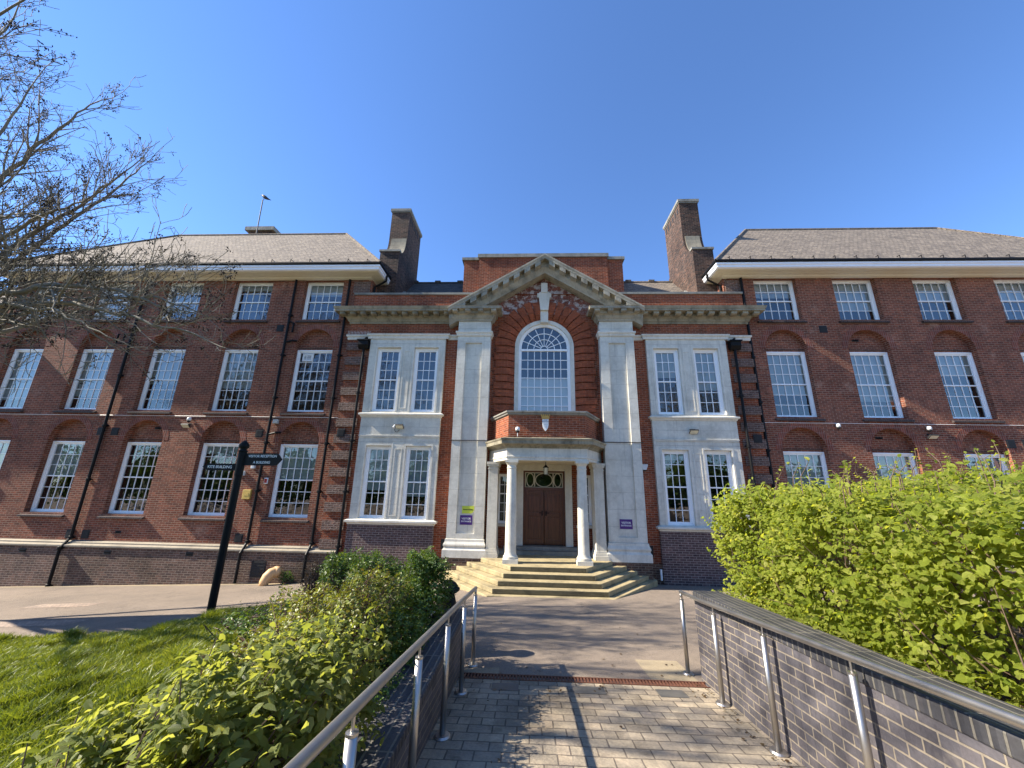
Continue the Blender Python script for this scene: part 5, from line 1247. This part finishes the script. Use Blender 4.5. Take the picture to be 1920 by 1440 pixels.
limbs = [([TB, (-18.8, 8.6, -1.2), (-18.75, 8.55, .8), F0], .30, 0),
         limb((-15.6, 8.0, 3.3), (-13.0, 7.4, 3.95), (-11.2, 7.2, 4.2), (-9.6, 7.1, 4.05), (-8.2, 7.0, 3.55), r=.105, d=1.2),
         limb((-15.6, 8.3, 3.3), (-13.6, 8.3, 4.0), (-11.8, 8.4, 4.5), (-10.2, 8.5, 4.6), (-9.0, 8.5, 4.2), r=.08, d=.8),
         limb((-14.8, 7.8, 3.3), (-12.4, 7.3, 3.75), (-10.4, 7.1, 3.7), (-8.8, 7.0, 3.3), (-7.3, 6.9, 2.9), r=.085, d=1.2),
         limb((-15.0, 7.6, 3.2), (-12.6, 7.0, 3.7), (-10.4, 6.8, 3.4), (-9.0, 6.8, 2.8), r=.07, d=.5),
         limb((-15.5, 8.4, 4.8), (-13.8, 8.2, 6.2), (-12.4, 8.0, 7.0), (-11.4, 7.9, 7.9), r=.09, d=1.4),
         limb((-15.6, 8.0, 4.4), (-14.0, 7.7, 5.6), (-12.4, 7.4, 6.2), (-11.2, 7.3, 6.6), r=.08, d=1.4),
         limb((-16.0, 8.2, 5.6), (-14.9, 8.0, 8.0), (-13.8, 7.9, 9.4), (-13.1, 7.9, 10.3), r=.09, d=1.3),
         limb((-15.8, 8.9, 5.0), (-14.3, 9.0, 7.0), (-13.1, 9.0, 8.2), (-12.4, 9.0, 9.2), r=.08, d=1.3),
         limb((-16.4, 8.3, 6.2), (-15.9, 8.1, 9.0), (-15.3, 8.0, 11.3), r=.09, d=1.2),
         limb((-15.4, 7.7, 3.9), (-13.6, 7.0, 5.1), (-12.2, 6.6, 5.5), (-11.1, 6.4, 5.4), r=.075, d=1.3),
         limb((-15.3, 8.8, 4.0), (-13.5, 9.1, 5.2), (-12.0, 9.2, 5.7), (-10.9, 9.2, 6.0), r=.08, d=1.3),
         limb((-15.5, 7.6, 3.1), (-13.5, 6.9, 3.4), (-11.8, 6.6, 3.3), (-10.4, 6.4, 2.9), r=.07, d=1.2),
         limb((-17.2, 8.4, 6.0), (-17.2, 8.2, 9.0), (-17.0, 8.0, 12.0), r=.12, d=.7),
         limb((-18.4, 8.0, 5.0), (-19.6, 7.6, 7.5), (-20.3, 7.4, 9.5), r=.11, d=.4),
         limb((-16.6, 7.0, 4.0), (-15.4, 5.4, 5.4), (-14.4, 4.4, 6.4), (-13.6, 3.8, 7.2), r=.10, d=.9),
         limb((-15.6, 6.6, 5.0), (-13.6, 5.2, 6.8), (-11.8, 4.9, 8.0), (-10.2, 4.7, 8.8), r=.085, d=.8),
         limb((-15.4, 6.4, 4.2), (-13.2, 4.6, 5.6), (-11.6, 4.0, 6.4), (-10.2, 3.8, 6.9), r=.08, d=1.1),
         limb((-16.0, 7.0, 6.2), (-14.2, 6.3, 8.8), (-12.9, 6.0, 10.6), r=.085, d=1.1),
         limb((-15.8, 5.6, 4.6), (-13.6, 3.6, 6.2), (-11.6, 2.9, 7.2), (-10.0, 2.6, 7.8), r=.08, d=1.2),
         limb((-16.9, 6.8, 3.6), (-16.0, 4.8, 5.0), (-15.0, 3.2, 6.0), r=.09, d=.8),
         limb((-16.6, 10.0, 4.2), (-15.4, 11.4, 5.8), (-14.2, 12.2, 6.8), r=.09, d=.8)]
BT = grow_tree('bare_tree', 'bare spring tree with dark seed bunches reaching in from the left', TB, limbs, 5)
for x, y, rz, sc in ((-29.0, -13, 2.1, .95), (-36, -11, .7, 1.05), (-14, -20, 4.0, 1.0), (13, -16, 1.2, 1.0), (24, -13, 3.3, 1.05)):
    c = copy_tree(BT); c['label'] = 'bare tree standing behind the viewpoint and mirrored in the windows'; c['group'] = 'bare trees behind the viewpoint'
    c.location = (x, y, plaza_z(x, y)); c.rotation_euler = (0, 0, rz); c.scale = (sc, sc, sc)
# dark belt of evergreens far behind the viewpoint (seen only in the lower window panes)
n = 9000; px = nrg.uniform(-75, 75, n); top = 3.2+1.6*np.sin(px*.31)+1.1*np.sin(px*.83+1)+nrg.normal(0, .5, n)
tips = np.stack([px, -30+nrg.normal(0, 1.2, n), -2.2+(top+2.2)*nrg.random(n)**.8], 1)
a = twig_leaves(tips, np.tile(np.array([[0, 1., .2]]), (n, 1)), 3, .9, .9, .1, .8)
struct(leaf_mesh('evergreen_belt', a[0], a[1], a[2], a[3], np.full(len(a[0]), 1.3), a[4], M['darkleaf'], None), 'stuff')
# low black edging of the planting bed beside the lawn
t = thing('bed_edging', 'low black edging strip round the far corner of the planting bed', 'edging', (-4.6, 9.1, plaza_z(-4.6, 9.1)))
mb = MB(); ep = [(-6.0, 8.97), (-5.75, 9.1), (-4.6, 9.17), (-3.2, 8.27), (-2.05, 6.85)]; mb.sweep(ep, [(0, -4), (.05, -4), (.05, -2.58), (0, -2.58)], side=-1)
obj('edging_board', mb, M['black'], t)
